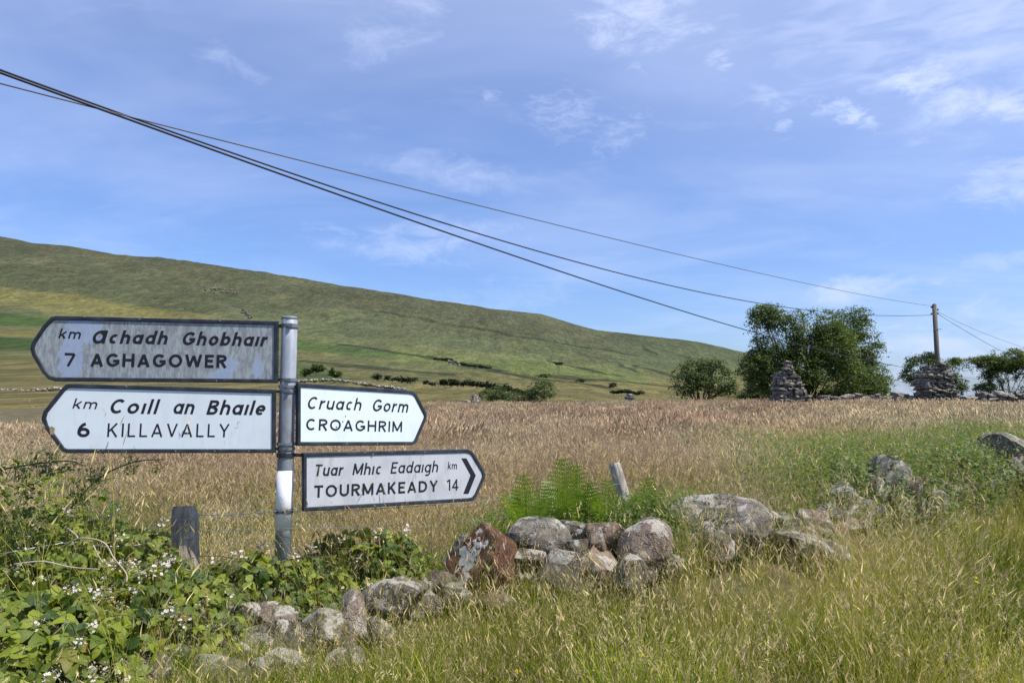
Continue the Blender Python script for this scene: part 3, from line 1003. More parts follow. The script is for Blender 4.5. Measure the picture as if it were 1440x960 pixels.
def build_sign(label, outer, d_near, d_far, near_left, words, face_mat, brd=.0205, chevron=None, extra=None):
    """outer: pixel outline (clockwise); depths at the pole end and at the far end"""
    us = [p[0] for p in outer]
    umin, umax = min(us), max(us)
    tl, tr, br, bl = extra['corners']
    dl, dr = (d_near, d_far) if near_left else (d_far, d_near)
    P = [at(*tl, dl), at(*tr, dr), at(*br, dr), at(*bl, dl)]
    xa = ((P[1] + P[2]) - (P[0] + P[3])).normalized()
    za = ((P[0] + P[1]) - (P[2] + P[3]))
    za = (za - xa * za.dot(xa)).normalized()
    ya = za.cross(xa)                    # points away from the viewer
    O = (P[0] + P[3]) / 2 if near_left else (P[1] + P[2]) / 2
    Mx = Matrix((xa, ya, za)).transposed().to_4x4()
    Mx.translation = O
    camp = Vector((0, 0, EYE))

    def loc(u, v):
        d = Vector(pdir(u, v))
        t = (O - camp).dot(ya) / d.dot(ya)
        q = camp + d * t - O
        return (q.dot(xa), q.dot(za))
    poly = [loc(*p) for p in outer]
    n = len(poly)

    def inset(pl, dd):
        out = []
        for i in range(len(pl)):
            a = np.array(pl[i - 1]); b = np.array(pl[i]); c = np.array(pl[(i + 1) % len(pl)])
            d1 = (b - a) / np.linalg.norm(b - a); d2 = (c - b) / np.linalg.norm(c - b)
            n1 = np.array([d1[1], -d1[0]]); n2 = np.array([d2[1], -d2[0]])
            m_ = n1 + n2; m_ = m_ / np.linalg.norm(m_)
            out.append(tuple(b + m_ * dd / max(m_.dot(n1), .5)))
        return out
    inn = inset(poly, brd)
    T = .016
    # plate
    mb = MB()
    ip = inset(poly, .003)
    vs = [(x, -.004, z) for x, z in ip] + [(x, T - .006, z) for x, z in ip]
    fs = [tuple(range(n))[::-1], tuple(range(n, 2 * n))] + [(i, (i + 1) % n, n + (i + 1) % n, n + i) for i in range(n)]
    mb.add(vs, fs)
    root = mb.build('direction_sign', face_mat, post)
    root.matrix_local = Matrix.Translation(-PO) @ Mx
    root['label'] = label
    # raised rim: outer wall, sloping inner face
    mb = MB()
    ring = []
    in1 = inset(poly, .003); in2 = inset(poly, brd - .004)
    prof = [(poly, T), (poly, -.006), (in1, -.011), (in2, -.011), (inn, -.0035)]
    for pl, yv in prof: ring += [(x, yv, z) for x, z in pl]
    fs = []
    for k in range(len(prof) - 1):
        for i in range(n):
            j = (i + 1) % n
            fs.append((k * n + i, k * n + j, (k + 1) * n + j, (k + 1) * n + i))
    mb.add(ring, fs)
    mb.build('border', M['border'], root)
    # lettering, one run per word
    for (s, u0, v0, u1, v1, h, w, sh) in words:
        a = loc(u0, v0); b = loc(u1, v1); tp = loc(u0, v0 - h)
        hh = tp[1] - a[1]
        width = b[0] - a[0]
        gap = .30 if s == 'KILLAVALLY' else .17
        gl = [glyph(c, w) for c in s]
        sx = (width / hh - sh * .8) / (sum(q[0] for q in gl) + gap * (len(s) - 1))
        slope = (b[1] - a[1]) / (b[0] - a[0])
        x = 0
        for W, st in gl:
            mb = MB()
            segs = []
            for p in st:
                cur = [p[0]]
                for i in range(1, len(p)):
                    cur.append(p[i])
                    if i < len(p) - 1:
                        e1 = np.subtract(p[i], p[i - 1]); e2 = np.subtract(p[i + 1], p[i])
                        if e1.dot(e2) < .35 * np.linalg.norm(e1) * np.linalg.norm(e2):
                            segs.append(cur); cur = [p[i]]
                segs.append(cur)
            for k, p in enumerate(segs):
                stroke(mb, [(i + x, j) for i, j in p], w, .0046 + .00015 * k, None, sh, sx, 0, 0, hh)
            V = np.concatenate(mb.v)
            # keep upright strokes upright: shear along the slope of the line
            V[:, 2] += V[:, 0] * slope
            V[:, 0] += a[0]; V[:, 2] += a[1]
            mb.v = [V]
            mb.build('letter', M['letter'], root)
            x += W + gap
    if chevron:
        mb = MB()
        q = [loc(*p) for p in chevron]
        mb.add([(x, -.0046, z) for x, z in q], [(0, 5, 2, 1), (5, 4, 3, 2)])
        mb.build('chevron', M['letter'], root)
    # rivets on the rim
    if extra.get('rivets'):
        for (u, v) in extra['rivets']:
            x, z = loc(u, v)
            mb = MB(); mb.tube([(x, -.008, z), (x, -.0135, z), (x, -.0148, z)], [.0042, .0042, .002], 8)
            mb.build('rivet', M['clamp'], root)
    if extra.get('chips'):
        for (u, v, ru, rv, mt, nm) in extra['chips']:
            x, z = loc(u, v)
            mb = MB()
            m_ = px(d_near)
            pts = []
            for k in range(12):
                an = 2 * pi * k / 12; rr = random.uniform(.65, 1.15)
                pts.append((x + ru * m_ * rr * cos(an), -.0052 if mt != 'sepal' else -.0122, z + rv * m_ * rr * sin(an)))
            mb.add(pts, [tuple(range(12))[::-1]])
            mb.build(nm, M[mt], root)
    # back brackets: two slim rails the clamps hold
    xs = [p[0] for p in poly]; zs = [p[1] for p in poly]
    for zc in (max(zs) * .72, min(zs) * .72):
        mb = MB(); mb.box((min(xs) + .1, T, zc - .012), (max(xs) - .1, T + .012, zc + .012))
        mb.build('back_rail', M['clamp'], root)
    signs[label] = (root, loc)
    return root


f_grey = mat_signface('weathered_grey_sign_face', (.37, .405, .415), (.24, .262, .268), .5,
                      patch=[(-.94, .085, .10, .06), (-.99, -.06, .055, .12), (-1.16, -.115, .035, .04), (-.10, -.08, .028, .055), (-.24, -.07, .045, .04), (-.27, -.12, .06, .03)], mottled=1)
f_white = mat_signface('white_sign_face', (.66, .72, .75), (.50, .54, .56), .35)
f_white2 = mat_signface('white_sign_face_clean', (.68, .76, .78), (.54, .58, .60), .28)
f_pale = mat_signface('pale_grey_sign_face', (.50, .515, .53), (.34, .35, .365), .7)

b1 = .185; b2 = .135
build_sign('topmost finger, streaked grey face with peeling blue patches reading Aghagower 7 km',
           [(80, 444.2), (391.7, 451.7), (390.7, 538.3), (78, 536), (69, 533.5), (60, 524), (45.5, 499), (43, 490), (45.5, 481), (61, 458), (72, 446)],
           POLE_Y - .035, (POLE_Y - .035) * .955, False,
           [('km', 82.3, 475.6, 115.5, 476.6, 13.6, .17, .22),
            ('@chadh', 128.3, 482.8, 238, 484.3, 18.6, .215, .24),
            ('Ghobhair', 255, 485.2, 377.5, 487, 18.8, .205, .24),
            ('7', 90.7, 514.5, 106.5, 515, 18.6, .19, 0),
            ('AGHAGOWER', 127.3, 515.3, 319, 517.2, 18.8, .21, 0)],
           f_grey, extra=dict(corners=[(73, 444), (392, 451.7), (391, 538.3), (73, 536)],
                              rivets=[(197, 449.5), (310, 451.5), (305, 535.5), (120, 446)],
                              chips=[(141.5, 471, 2.2, 3.2, 'st_grey', 'bare_metal_spot')]))
build_sign('second finger down on the left, white face reading Killavally 6 km',
           [(100, 539.3), (388.3, 547.7), (388, 636.5), (94, 636.8), (87, 634), (62, 600), (58.6, 588.3), (61.5, 578), (88, 545), (93, 540.5)],
           POLE_Y - .035, (POLE_Y - .035) * .93, False,
           [('km', 101.7, 574, 138.5, 575, 13.8, .15, .24),
            ('Coill', 152.3, 581, 224, 582, 20.5, .185, .24),
            ('an', 242.7, 581.6, 275, 582.2, 20.2, .17, .24),
            ('Bhaile', 290, 582.5, 375, 583.6, 20.2, .185, .24),
            ('6', 108.3, 614.3, 126.5, 614.4, 21, .20, 0),
            ('KILLAVALLY', 151, 614, 322.3, 614.3, 19.2, .125, 0)],
           f_white, extra=dict(corners=[(95, 539.5), (388.3, 547.7), (388, 636.5), (90, 637)],
                               rivets=[(247, 634), (302, 634), (178, 543.5), (350, 634)],
                               chips=[(74.5, 605, 3.2, 6.5, 'sepal', 'rust_spot')]))
build_sign('short right hand finger with white face reading Croaghrim',
           [(417.5, 538.5), (575, 548.7), (581, 550.2), (585, 554), (598.8, 581), (599.3, 587), (597.5, 592), (584.5, 622), (580, 625.6), (417.3, 626.5)],
           POLE_Y - .03, (POLE_Y - .03) * 1.13, True,
           [('Cruach', 430, 574.8, 508.8, 577, 17.6, .165, .22),
            ('Gorm', 522, 578, 574.5, 580, 17.2, .165, .22),
            ('CROAGHRIM', 428.8, 604.6, 564.8, 607.2, 16.4, .18, 0)],
           f_white2, extra=dict(corners=[(418, 538), (580, 549.2), (581, 625.4), (417.3, 626.3)], rivets=[(486, 623.8), (529, 624), (569, 624)],
                                chips=[(485.3, 585.3, 1.1, 1.1, 'letter', 'bullet_dent'), (481.5, 592.5, 1.1, 1.1, 'letter', 'bullet_dent'), (472.5, 600, 1.3, 1.1, 'letter', 'bullet_dent')]))
build_sign('lowest finger with pale grey face and black chevron reading Tourmakeady 14 km',
           [(425.6, 636.5), (655, 631.2), (661, 632.6), (665, 636), (679.5, 660), (681.8, 667), (680.5, 673), (670, 697), (665, 703), (658, 704.6), (425.6, 718.6)],
           POLE_Y - .03, (POLE_Y - .03) * 1.15, True,
           [('Tuar', 441, 669.2, 483, 668.2, 16.6, .165, .17),
            ('Mhic', 495, 667.6, 537, 666.6, 16.4, .165, .17),
            ('Eadaigh', 548.5, 665.6, 616.4, 663.4, 16.2, .15, .17),
            ('km', 629, 659.4, 642.3, 659.2, 10, .14, .1),
            ('TOURMAKEADY', 441, 699.6, 615.3, 690.6, 17.4, .195, 0),
            ('14', 628, 689.6, 644, 689, 16, .14, 0)],
           f_pale, chevron=[(648, 644), (655.4, 644), (668.6, 668), (658.2, 694), (650.8, 694), (661, 668)],
           extra=dict(corners=[(425.6, 636), (660, 631.5), (665, 703), (425.6, 718.5)], rivets=[(523, 638.6), (596, 635.6), (525, 710.6), (597, 705.8)]))

clamp_ring(458.5, .020, -1, .03)
clamp_ring(534, .016, -1, .03)
clamp_ring(543.5, .014, 1, .035)
clamp_ring(550.5, .014, -1, .03)
clamp_ring(624, .014, 1, .03)
clamp_ring(630.5, .014, -1, .03)
clamp_ring(639.5, .020, 1, .09, 'darkiron')

# ================================================================== wooden fence posts and wire
def wood_post(name, u, v0, v1, wpx, Y, lean_u, mat, label):
    top = at(u + lean_u, v0, Y); bot = at(u, v1, Y)
    bot.z = min(bot.z, gz(bot.x, bot.y) - .1) if True else bot.z
    d = (top - at(u, v1, Y)).normalized()
    base = top - d * (top.z - bot.z) / d.z
    root = empty(name, base, label, 'fence post')
    mb = MB()
    r = wpx * px(Y) / 2
    L = (top - base).length
    rings = 14; sides = 26
    vs, fs = [], []
    rot = d.to_track_quat('Z', 'Y').to_matrix()
    offs = [1 + random.uniform(-.06, .05) for _ in range(sides)]
    for i in range(rings + 2):
        t = min(i / rings, 1.0)
        rr = r * (1.04 - .06 * t) * (.93 if i == rings else 1)
        if i == rings + 1: rr = r * .80
        for k in range(sides):
            an = 2 * pi * k / sides
            ro = rr * offs[k] * (1 + .012 * random.uniform(-1, 1))
            zz = L * t + (.006 if i == rings + 1 else 0) + (-.01 if i == rings else 0) + (.006 * cos(an * 1 + .4) if i >= rings else 0)
            vs.append(tuple(rot @ Vector((ro * cos(an), ro * sin(an), zz))))
    for i in range(rings + 1):
        for k in range(sides):
            k2 = (k + 1) % sides
            fs.append((i * sides + k, i * sides + k2, (i + 1) * sides + k2, (i + 1) * sides + k))
    fs.append(tuple((rings + 1) * sides + k for k in range(sides)))
    mb.add(vs, fs)
    mb.build('post', mat, root)
    return root, r, d


fp1, r1, d1 = wood_post('fence_post', 261, 713, 805, 36, 3.95, -2, M['wood'], 'stout round weathered fence post bound with wire in the brambles')
fp2, r2, d2 = wood_post('fence_post', 881, 652, 712, 17, 5.2, -17, M['woodpale'], 'thin pale fence post leaning left among the ferns')


def post_binding(root, u, v, Y, r, tw, lab):
    c = at(u, v, Y)
    mb = MB()
    pts = [c + Vector(((r + .003) * cos(a), (r + .003) * sin(a), tw * sin(a + 1))) - Vector(root.location) for a in np.linspace(0, 2 * pi, 25)]
    mb.tube(pts, .0016, 5, False)
    mb.tube([p + Vector((0, 0, .006)) for p in pts], .0014, 5, False)
    o = mb.build('wire_binding', M['wire'], root)
    return o


post_binding(fp1, 260.5, 728, 3.95, r1, .006, '')
post_binding(fp1, 260.8, 755, 3.95, r1, .004, '')


def fence_wire(pts, rad, label, barbs=0, mat='wire', name='fence_wire'):
    P = [at(*p) for p in pts]
    Q = []
    for i in range(len(P) - 1):
        for k in range(10):
            t = k / 10
            p0 = P[max(i - 1, 0)]; p1 = P[i]; p2 = P[i + 1]; p3 = P[min(i + 2, len(P) - 1)]
            Q.append(.5 * ((2 * p1) + (p2 - p0) * t + (2 * p0 - 5 * p1 + 4 * p2 - p3) * t * t + (3 * p1 - p0 - 3 * p2 + p3) * t ** 3))
    Q.append(P[-1])
    o0 = Q[0].copy()
    mb = MB()
    mb.tube([q - o0 for q in Q], rad, 5, True)
    if barbs:
        # second strand twisted round the first
        mb.tube([q - o0 + Vector((0, 0.0015 * cos(i * 2.4), .0025 * sin(i * 2.4))) for i, q in enumerate(Q)], rad * .8, 5, True)
    o = mb.build(name, M[mat], None)
    o.location = o0
    tag(o, label, 'wire', 'fence wires')
    for k in range(barbs):
        i = int((k + .5) * len(Q) / barbs)
        q = Q[min(i, len(Q) - 1)] - o0
        b = MB()
        for s in (-1, 1):
            b.tube([q + Vector((-.006, -.006, -.012 * s)), q + Vector((.006, .004, .014 * s))], .0012, 4)
        b.tube([q - Vector((.007, 0, 0)), q + Vector((.007, 0, 0))], .0034, 6)
        b.build('barb', M['wire'], o)
    return o


fence_wire([(275, 724, 3.86), (330, 723, 3.84), (387, 718.5, 3.815), (399, 718, 3.815), (412, 717.5, 3.82), (470, 717, 3.95), (560, 713, 4.3), (700, 702, 4.8), (872, 680, 5.14)], .0015,
           'upper barbed wire strand running from stout post past the sign pole', 22)
fence_wire([(277, 746, 3.87), (330, 745, 3.87), (388, 744, 3.815), (412, 742, 3.82), (500, 741, 4.05), (640, 733, 4.5), (760, 722, 4.9), (878, 700, 5.14)], .0012,
           'lower plain wire strand running from stout post past the sign pole', 0)
fence_wire([(243, 757, 3.86), (200, 765, 3.8), (150, 768, 3.72), (100, 762, 3.65), (20, 775, 3.5), (-80, 790, 3.4)], .0016,
           'sagging wire strand running left from stout post into the brambles', 5)
# black binding of the barbed wire on the white band
mb = MB()
c = pole_c(718)
for k in range(5):
    dz = (k - 2) * .0042
    mb.tube([(cos(a) * (PR + .004), sin(a) * (PR + .004), dz + .002 * sin(3 * a + k)) for a in np.linspace(0, 2 * pi, 29)], .0022, 5, False)
o = mb.build('wire_wrap', M['darkiron'], post); o.location = c - PO
o['label'] = 'dark wire wound round the white band'

# ================================================================== stones
def ico(sub):
    import bmesh
    bm = bmesh.new()
    bmesh.ops.create_icosphere(bm, subdivisions=sub, radius=1)
    V = np.array([v.co[:] for v in bm.verts]); Fc = np.array([[v.index for v in f.verts] for f in bm.faces])
    bm.free()
    return V, Fc


ICO = {s: ico(s) for s in (2, 3, 4, 5)}


def n3(p, sc, seed):
    """cheap 3D-ish noise for displacement"""
    a = fbm(p[:, 0] * sc + seed * 3.1, p[:, 1] * sc + seed * 1.7 + p[:, 2] * sc * .7, 4)
    b = fbm(p[:, 2] * sc + seed * 5.3, p[:, 0] * sc * .6 + p[:, 1] * sc + 11.0, 4)
    return (a + b) / 2 - .5


def stone_mesh(name, sx, sy, sz, mat, seed, sub=4, cuts=9, boxy=.75, rough=.10, top_cut=None, amp=1.0):
    rg = np.random.default_rng(seed)
    V, Fc = ICO[sub]
    P = V.copy()
    # superellipsoid
    e = boxy
    P = np.sign(P) * np.abs(P) ** e
    P /= np.maximum(np.abs(P).max(0), 1e-6)
    for _ in range(cuts):
        n = rg.normal(size=3); n /= np.linalg.norm(n)
        d = rg.uniform(.52, .86)
        s = P @ n - d
        P = P - np.where(s > 0, s * .93, 0)[:, None] * n
    if top_cut:
        for (n, d) in top_cut:
            n = np.array(n, float); n /= np.linalg.norm(n)
            s = P @ n - d
            P = P - np.where(s > 0, s * .96, 0)[:, None] * n
    P = P * (1 + rough * 2.2 * n3(P, 1.1, seed)[:, None] + rough * 1.0 * n3(P, 3.2, seed + 5)[:, None] + rough * .5 * n3(P, 9.0, seed + 9)[:, None] * amp)
    P = P * np.array([sx, sy, sz])
    me = fast_mesh(name, P, Fc, mat, smooth=(sub >= 5))
    if sub >= 4: me.polygons.foreach_set('use_smooth', np.ones(len(me.polygons), bool))
    return me


wall = empty('tumbled_stone_wall', (0.3, 4.3, .42), 'low tumbled wall of loose lichen-spotted boulders running through the long grass', 'stone wall')
WL = Vector(wall.location)
STN = [  # u, v, w, h, Y, roll, material, label
    (260, 908, 66, 56, 3.35, 20, 'st_grey', None), (372, 902, 92, 62, 3.45, 5, 'st_dark', None), (398, 872, 72, 40, 3.62, -25, 'st_pink', 'pale pinkish stone'),
    (310, 944, 100, 46, 3.10, -15, 'st_pale', None), (405, 930, 56, 40, 3.25, -15, 'st_pale', None), (452, 888, 84, 58, 3.55, 0, 'st_dark', None),
    (478, 896, 62, 48, 3.45, -12, 'st_pale', None), (500, 868, 40, 66, 3.55, 30, 'st_pink', 'narrow pale pinkish stone leaning on its neighbour'),
    (552, 846, 108, 66, 3.78, 28, 'st_dark', 'long dark stone tilted up to the right'), (596, 858, 60, 50, 3.9, 10, 'st_dark', None),
    (684, 790, 88, 100, 4.10, -22, 'st_rust', 'rust-brown wedge-shaped boulder with white lichen blotches'),
    (652, 786, 44, 60, 4.2, 0, 'st_grey', None),
    (757, 758, 76, 50, 4.40, -4, 'st_grey', 'smooth rounded grey boulder'), (740, 786, 58, 32, 4.22, 2, 'st_pale', None), (738, 812, 60, 34, 4.2, 0, 'st_dark', None),
    (806, 752, 66, 30, 4.5, -5, 'st_dark', None), (855, 752, 56, 46, 4.40, -25, 'st_brown', 'brown speckled boulder'), (841, 762, 28, 36, 4.28, 0, 'st_brown', None),
    (904, 762, 66, 64, 4.36, -20, 'st_pink', 'purplish grey boulder with a pale top'), (793, 802, 76, 74, 4.12, -8, 'st_pale', 'boulder mottled with pale lichen'),
    (836, 802, 56, 64, 4.18, -40, 'st_brown', None), (812, 770, 40, 30, 4.25, 5, 'st_pale', None), (882, 806, 52, 48, 4.12, -30, 'st_pale', 'black and white lichened stone'),
    (928, 770, 34, 44, 4.55, 0, 'st_dark', None), (770, 830, 60, 30, 4.15, 0, 'st_dark', None), (905, 800, 46, 50, 4.35, 10, 'st_dark', None), (860, 790, 50, 40, 4.4, 0, 'st_dark', None),
    (1008, 728, 116, 52, 4.95, -4, 'st_grey', 'big flat-topped grey slab'), (985, 765, 80, 56, 4.85, 6, 'st_dark', None), (1015, 770, 52, 44, 4.7, -10, 'st_pale', None),
    (1050, 760, 44, 44, 4.9, 0, 'st_grey', None), (1085, 752, 60, 22, 5.2, -12, 'st_grey', None), (1138, 768, 96, 26, 5.15, -14, 'st_pale', 'thin slab lying aslant in the grass'),
    (952, 745, 40, 60, 4.95, 15, 'st_dark', None), (1140, 736, 76, 40, 5.9, -10, 'st_pink', 'pinkish loaf-shaped stone'), (1182, 742, 66, 34, 6.2, -8, 'st_pink', None),
    (1198, 714, 54, 34, 6.6, -5, 'st_pale', None), (1180, 700, 40, 40, 6.7, 20, 'st_pink', None), (1248, 675, 60, 62, 7.0, 0, 'st_grey', 'peaked grey boulder with a reddish streak'),
    (1230, 700, 46, 50, 6.8, 10, 'st_pale', None), (1275, 690, 54, 50, 7.1, 0, 'st_dark', None), (1230, 722, 44, 26, 6.7, 0, 'st_grey', None), (1300, 700, 40, 36, 7.4, 0, 'st_dark', None),
    (1362, 694, 44, 34, 8.2, 0, 'st_grey', None), (1420, 632, 70, 40, 9.6, -6, 'st_grey', None), (1436, 664, 56, 44, 9.4, 0, 'st_pink', None), (1400, 670, 40, 30, 9.2, 0, 'st_dark', None),
    (1120, 758, 50, 30, 5.6, 0, 'st_brown', None), (1150, 752, 46, 30, 5.8, 0, 'st_grey', None), (1215, 722, 50, 36, 6.6, 0, 'st_grey', None), (1255, 712, 50, 36, 6.9, 5, 'st_pale', None),
    (1310, 704, 56, 30, 7.5, 0, 'st_grey', None), (1338, 694, 46, 30, 8.1, -6, 'st_pink', None), (1375, 690, 54, 32, 8.5, 0, 'st_dark', None), (1405, 682, 46, 30, 8.9, 0, 'st_grey', None), (960, 770, 50, 36, 4.75, 0, 'st_brown', None),
    (1500, 650, 70, 50, 10, 0, 'st_grey', None), (232, 940, 70, 50, 3.12, 10, 'st_dark', None), (288, 884, 60, 44, 3.45, -10, 'st_dark', None), (336, 872, 60, 40, 3.58, 0, 'st_pale', None),
    (420, 906, 60, 44, 3.4, 0, 'st_dark', None), (365, 944, 70, 44, 3.15, 10, 'st_dark', None), (480, 926, 56, 30, 3.35, 0, 'st_dark', None), (425, 868, 50, 36, 3.7, 0, 'st_dark', None), (520, 862, 44, 40, 3.75, 0, 'st_dark', None),
    (612, 824, 60, 40, 4.05, 20, 'st_pale', None), (640, 850, 56, 34, 4.0, 0, 'st_brown', None), (715, 776, 40, 40, 4.4, 0, 'st_dark', None), (940, 790, 50, 40, 4.6, 0, 'st_dark', None),
    (1072, 735, 50, 40, 5.4, 0, 'st_dark', None), (1100, 738, 50, 34, 5.7, 10, 'st_grey', None), (1160, 720, 50, 36, 6.2, 0, 'st_dark', None), (1205, 736, 50, 30, 6.4, 0, 'st_pale', None), (1222, 690, 40, 40, 7.0, 0, 'st_grey', None),
    (1318, 690, 50, 34, 7.9, 0, 'st_dark', None), (1345, 680, 44, 34, 8.4, 0, 'st_grey', None), (1385, 676, 44, 34, 9.0, 0, 'st_dark', None), (1172, 758, 50, 26, 5.9, -8, 'st_grey', None), (1290, 716, 50, 26, 7.2, 0, 'st_grey', None), (1330, 704, 40, 28, 8.0, 0, 'st_dark', None), (1095, 780, 50, 30, 5.1, 5, 'st_dark', None), (200, 950, 70, 50, 3.0, 0, 'st_dark', None),
    (625, 835, 66, 46, 4.0, 15, 'st_dark', None), (700, 845, 60, 30, 4.0, 0, 'st_brown', None), (340, 935, 60, 46, 3.3, 0, 'st_dark', None), (530, 890, 50, 36, 3.55, 10, 'st_dark', None),
]
for i, (u, v, w, h, Y, roll, mt, lab) in enumerate(STN):
    c = at(u, v, Y)
    m_ = px(Y)
    sx, sz = w * m_ / 2 * 1.16, h * m_ / 2 * 1.16
    sy = max(sx * .75, sz * .9) * random.uniform(.85, 1.1)
    cuts = 10; tcut = None; bx = .72
    if mt == 'st_rust': tcut = [((.75, -.1, .45), .55), ((-.5, -.7, .3), .62)]; cuts = 4
    if lab and 'slab' in lab: bx = .55; cuts = 7
    if lab and 'peaked' in lab: tcut = [((.8, 0, .6), .55), ((-.8, 0, .6), .6)]; cuts = 5
    if lab and 'smooth' in lab: cuts = 5; bx = .8
    me = stone_mesh('stone', sx, sy, sz, M[mt], 100 + i, 5 if w > 42 else 4, cuts, bx, .13, tcut)
    o = link('stone', me, wall, c - WL, (random.uniform(-.15, .15), radians(roll) * -1, random.uniform(-.3, .3)))
    if lab: o['label'] = lab
# white lichen blotches of the rust boulder are real crusts
rust = next(o for o in wall.children if o.get('label', '').startswith('rust'))
bpy.context.view_layer.update()
dep = bpy.context.evaluated_depsgraph_get()
Mi = rust.matrix_world.inverted()
for (u, v, r) in [(668, 762, 5), (675, 766, 6), (684, 763, 5), (681, 768, 4), (660, 765, 4), (655, 785, 13), (658, 797, 9), (668, 774, 3), (650, 775, 9), (690, 770, 2.5), (664, 788, 4), (674, 757, 3)]:
    oL = Mi @ Vector((0, 0, EYE)); tgt = Mi @ at(u, v, 4.1)
    hit, p, n, fi = rust.ray_cast(oL, (tgt - oL).normalized())
    if hit:
        mb = MB()
        q = n.to_track_quat('Z', 'Y').to_matrix()
        rr = r * px(4.1) * .9
        pts = []
        K = 14
        for k in range(K):
            an = 2 * pi * k / K
            e = rr * random.uniform(.6, 1.2)
            pp = p + q @ Vector((e * cos(an), e * sin(an), 0))
            h2, p2, n2, _ = rust.ray_cast(pp + n * .05, -n)
            pts.append(tuple((p2 if h2 else pp) + n * .0015))
        pts.append(tuple(p + n * .004))
        mb.add(pts, [(k, (k + 1) % K, K) for k in range(K)])
        mb.build('lichen', M.get('lichen') or M.setdefault('lichen', plain('white_lichen', (.47, .45, .38), .9, 0, .3, 120)), rust)

# --- cheap wall stones for the far ruins, 8 shared meshes
def brick_stone(seed):
    rg = np.random.default_rng(seed)
    vs, fs = [], []
    g3 = [-1, 0, 1]
    idx = {}
    for x in g3:
        for y in g3:
            for z in g3:
                if x == y == z == 0: continue
                if abs(x) + abs(y) + abs(z) == 0: continue
                k = .5 * (1 - .10 * (abs(x) + abs(y) + abs(z) - 1))
                p = np.array([x, y, z]) * k + rg.uniform(-.07, .07, 3)
                idx[(x, y, z)] = len(vs); vs.append(tuple(p))
    for ax in range(3):
        for s in (-1, 1):
            for a in (-1, 0):
                for b in (-1, 0):
                    q = []
                    for (da, db) in ((0, 0), (1, 0), (1, 1), (0, 1)):
                        c = [0, 0, 0]; c[ax] = s; c[(ax + 1) % 3] = a + da; c[(ax + 2) % 3] = b + db
                        q.append(idx[tuple(c)])
                    fs.append(tuple(q) if s > 0 else tuple(q[::-1]))
    mb = MB(); mb.add(vs, fs)
    return mb.mesh('stone', M['st_far'])


BR = [brick_stone(900 + i) for i in range(8)]


def ruin(label, uc, Y, zbase, H, xl, xr, depth, cat='stone ruin', name='ruined_stone_pillar', course=(.07, .19)):
    root = empty(name, (at(uc, 560, Y).x, Y, zbase), label, cat)
    z = 0
    n = 0
    while z < H:
        ch = random.uniform(*course) * (1.7 if random.random() < .14 else 1)
        t = min(z / H, 1)
        a, b = xl(t) + random.uniform(-.09, .09), xr(t) + random.uniform(-.09, .09)
        ins = [('f', a, b, -depth / 2)]
        x = a
        while x < b - .05:
            w = random.uniform(.16, .55)
            if x + w > b - .12: w = b - x
            o = link('stone', random.choice(BR), root, (x + w / 2, -depth / 2 + random.uniform(-.13, .13) + .18, z + ch / 2),
                     (random.uniform(-.2, .2), random.uniform(-.3, .3), random.uniform(-.5, .5)), (w * 1.0, .5, ch * random.uniform(.85, 1.15)))
            n += 1
            x += w
        # side and core stones keep the ruin solid from other positions
        if b - a > .7:
            for xe in (a + .12, b - .12):
                y = -depth / 2 + .42
                while y < depth / 2:
                    w = random.uniform(.4, .75)
                    link('stone', random.choice(BR), root, (xe, y + w / 2, z + ch / 2), (0, random.uniform(-.1, .1), random.uniform(-.2, .2)), (.42, w, ch * 1.12))
                    n += 1
                    y += w
        z += ch
    return root


zb = terrain(np.array([(1115 - 720) / F * 42]), np.array([42.]))[0]
m42 = px(42)
ruin('ragged tapering stone pillar standing in front of the big tree', 1118, 42, zb - .1, 2.75,
     lambda t: (-33 + 15 * t + 2.0 * sin(9 * t)) * m42, lambda t: (32 - 38 * t ** .7) * m42, .9)
ruin('broad stone pillar with the telegraph pole rising behind it', 1318, 42, zb - .1, 2.70,
     lambda t: (-22 + 2 * t + 2.5 * sin(8 * t) + 14 * max(0, t - .6) / .4) * m42, lambda t: (26 - 18 * t ** 1.6) * m42, 1.0)
# low walls
def low_wall(label, u0, u1, Y, zt, n_c):
    root = empty('low_stone_wall', (at((u0 + u1) / 2, 560, Y).x, Y, gz(at((u0 + u1) / 2, 560, Y).x, Y)), label, 'stone wall')
    R0 = Vector(root.location)
    x = at(u0, 560, Y).x
    x1 = at(u1, 560, Y).x
    while x < x1:
        w = random.uniform(.25, .7)
        zg = gz(x + w / 2, Y)
        z = zg - .05
        top = zt + random.uniform(-.28, .10)
        while z < top:
            h = random.uniform(.09, .22)
            link('stone', random.choice(BR), root, Vector((x + w / 2, Y + random.uniform(-.1, .1), z + h / 2)) - R0,
                 (random.uniform(-.2, .2), random.uniform(-.25, .25), random.uniform(-.4, .4)), (w * 1.02, .6, h * 1.15))
            z += h
        x += w


low_wall('low dry stone wall between the two stone pillars', 1150, 1288, 42.6, 1.78, 3)
low_wall('low dry stone wall right of the broad stone pillar', 1352, 1560, 43.5, 1.85, 3)


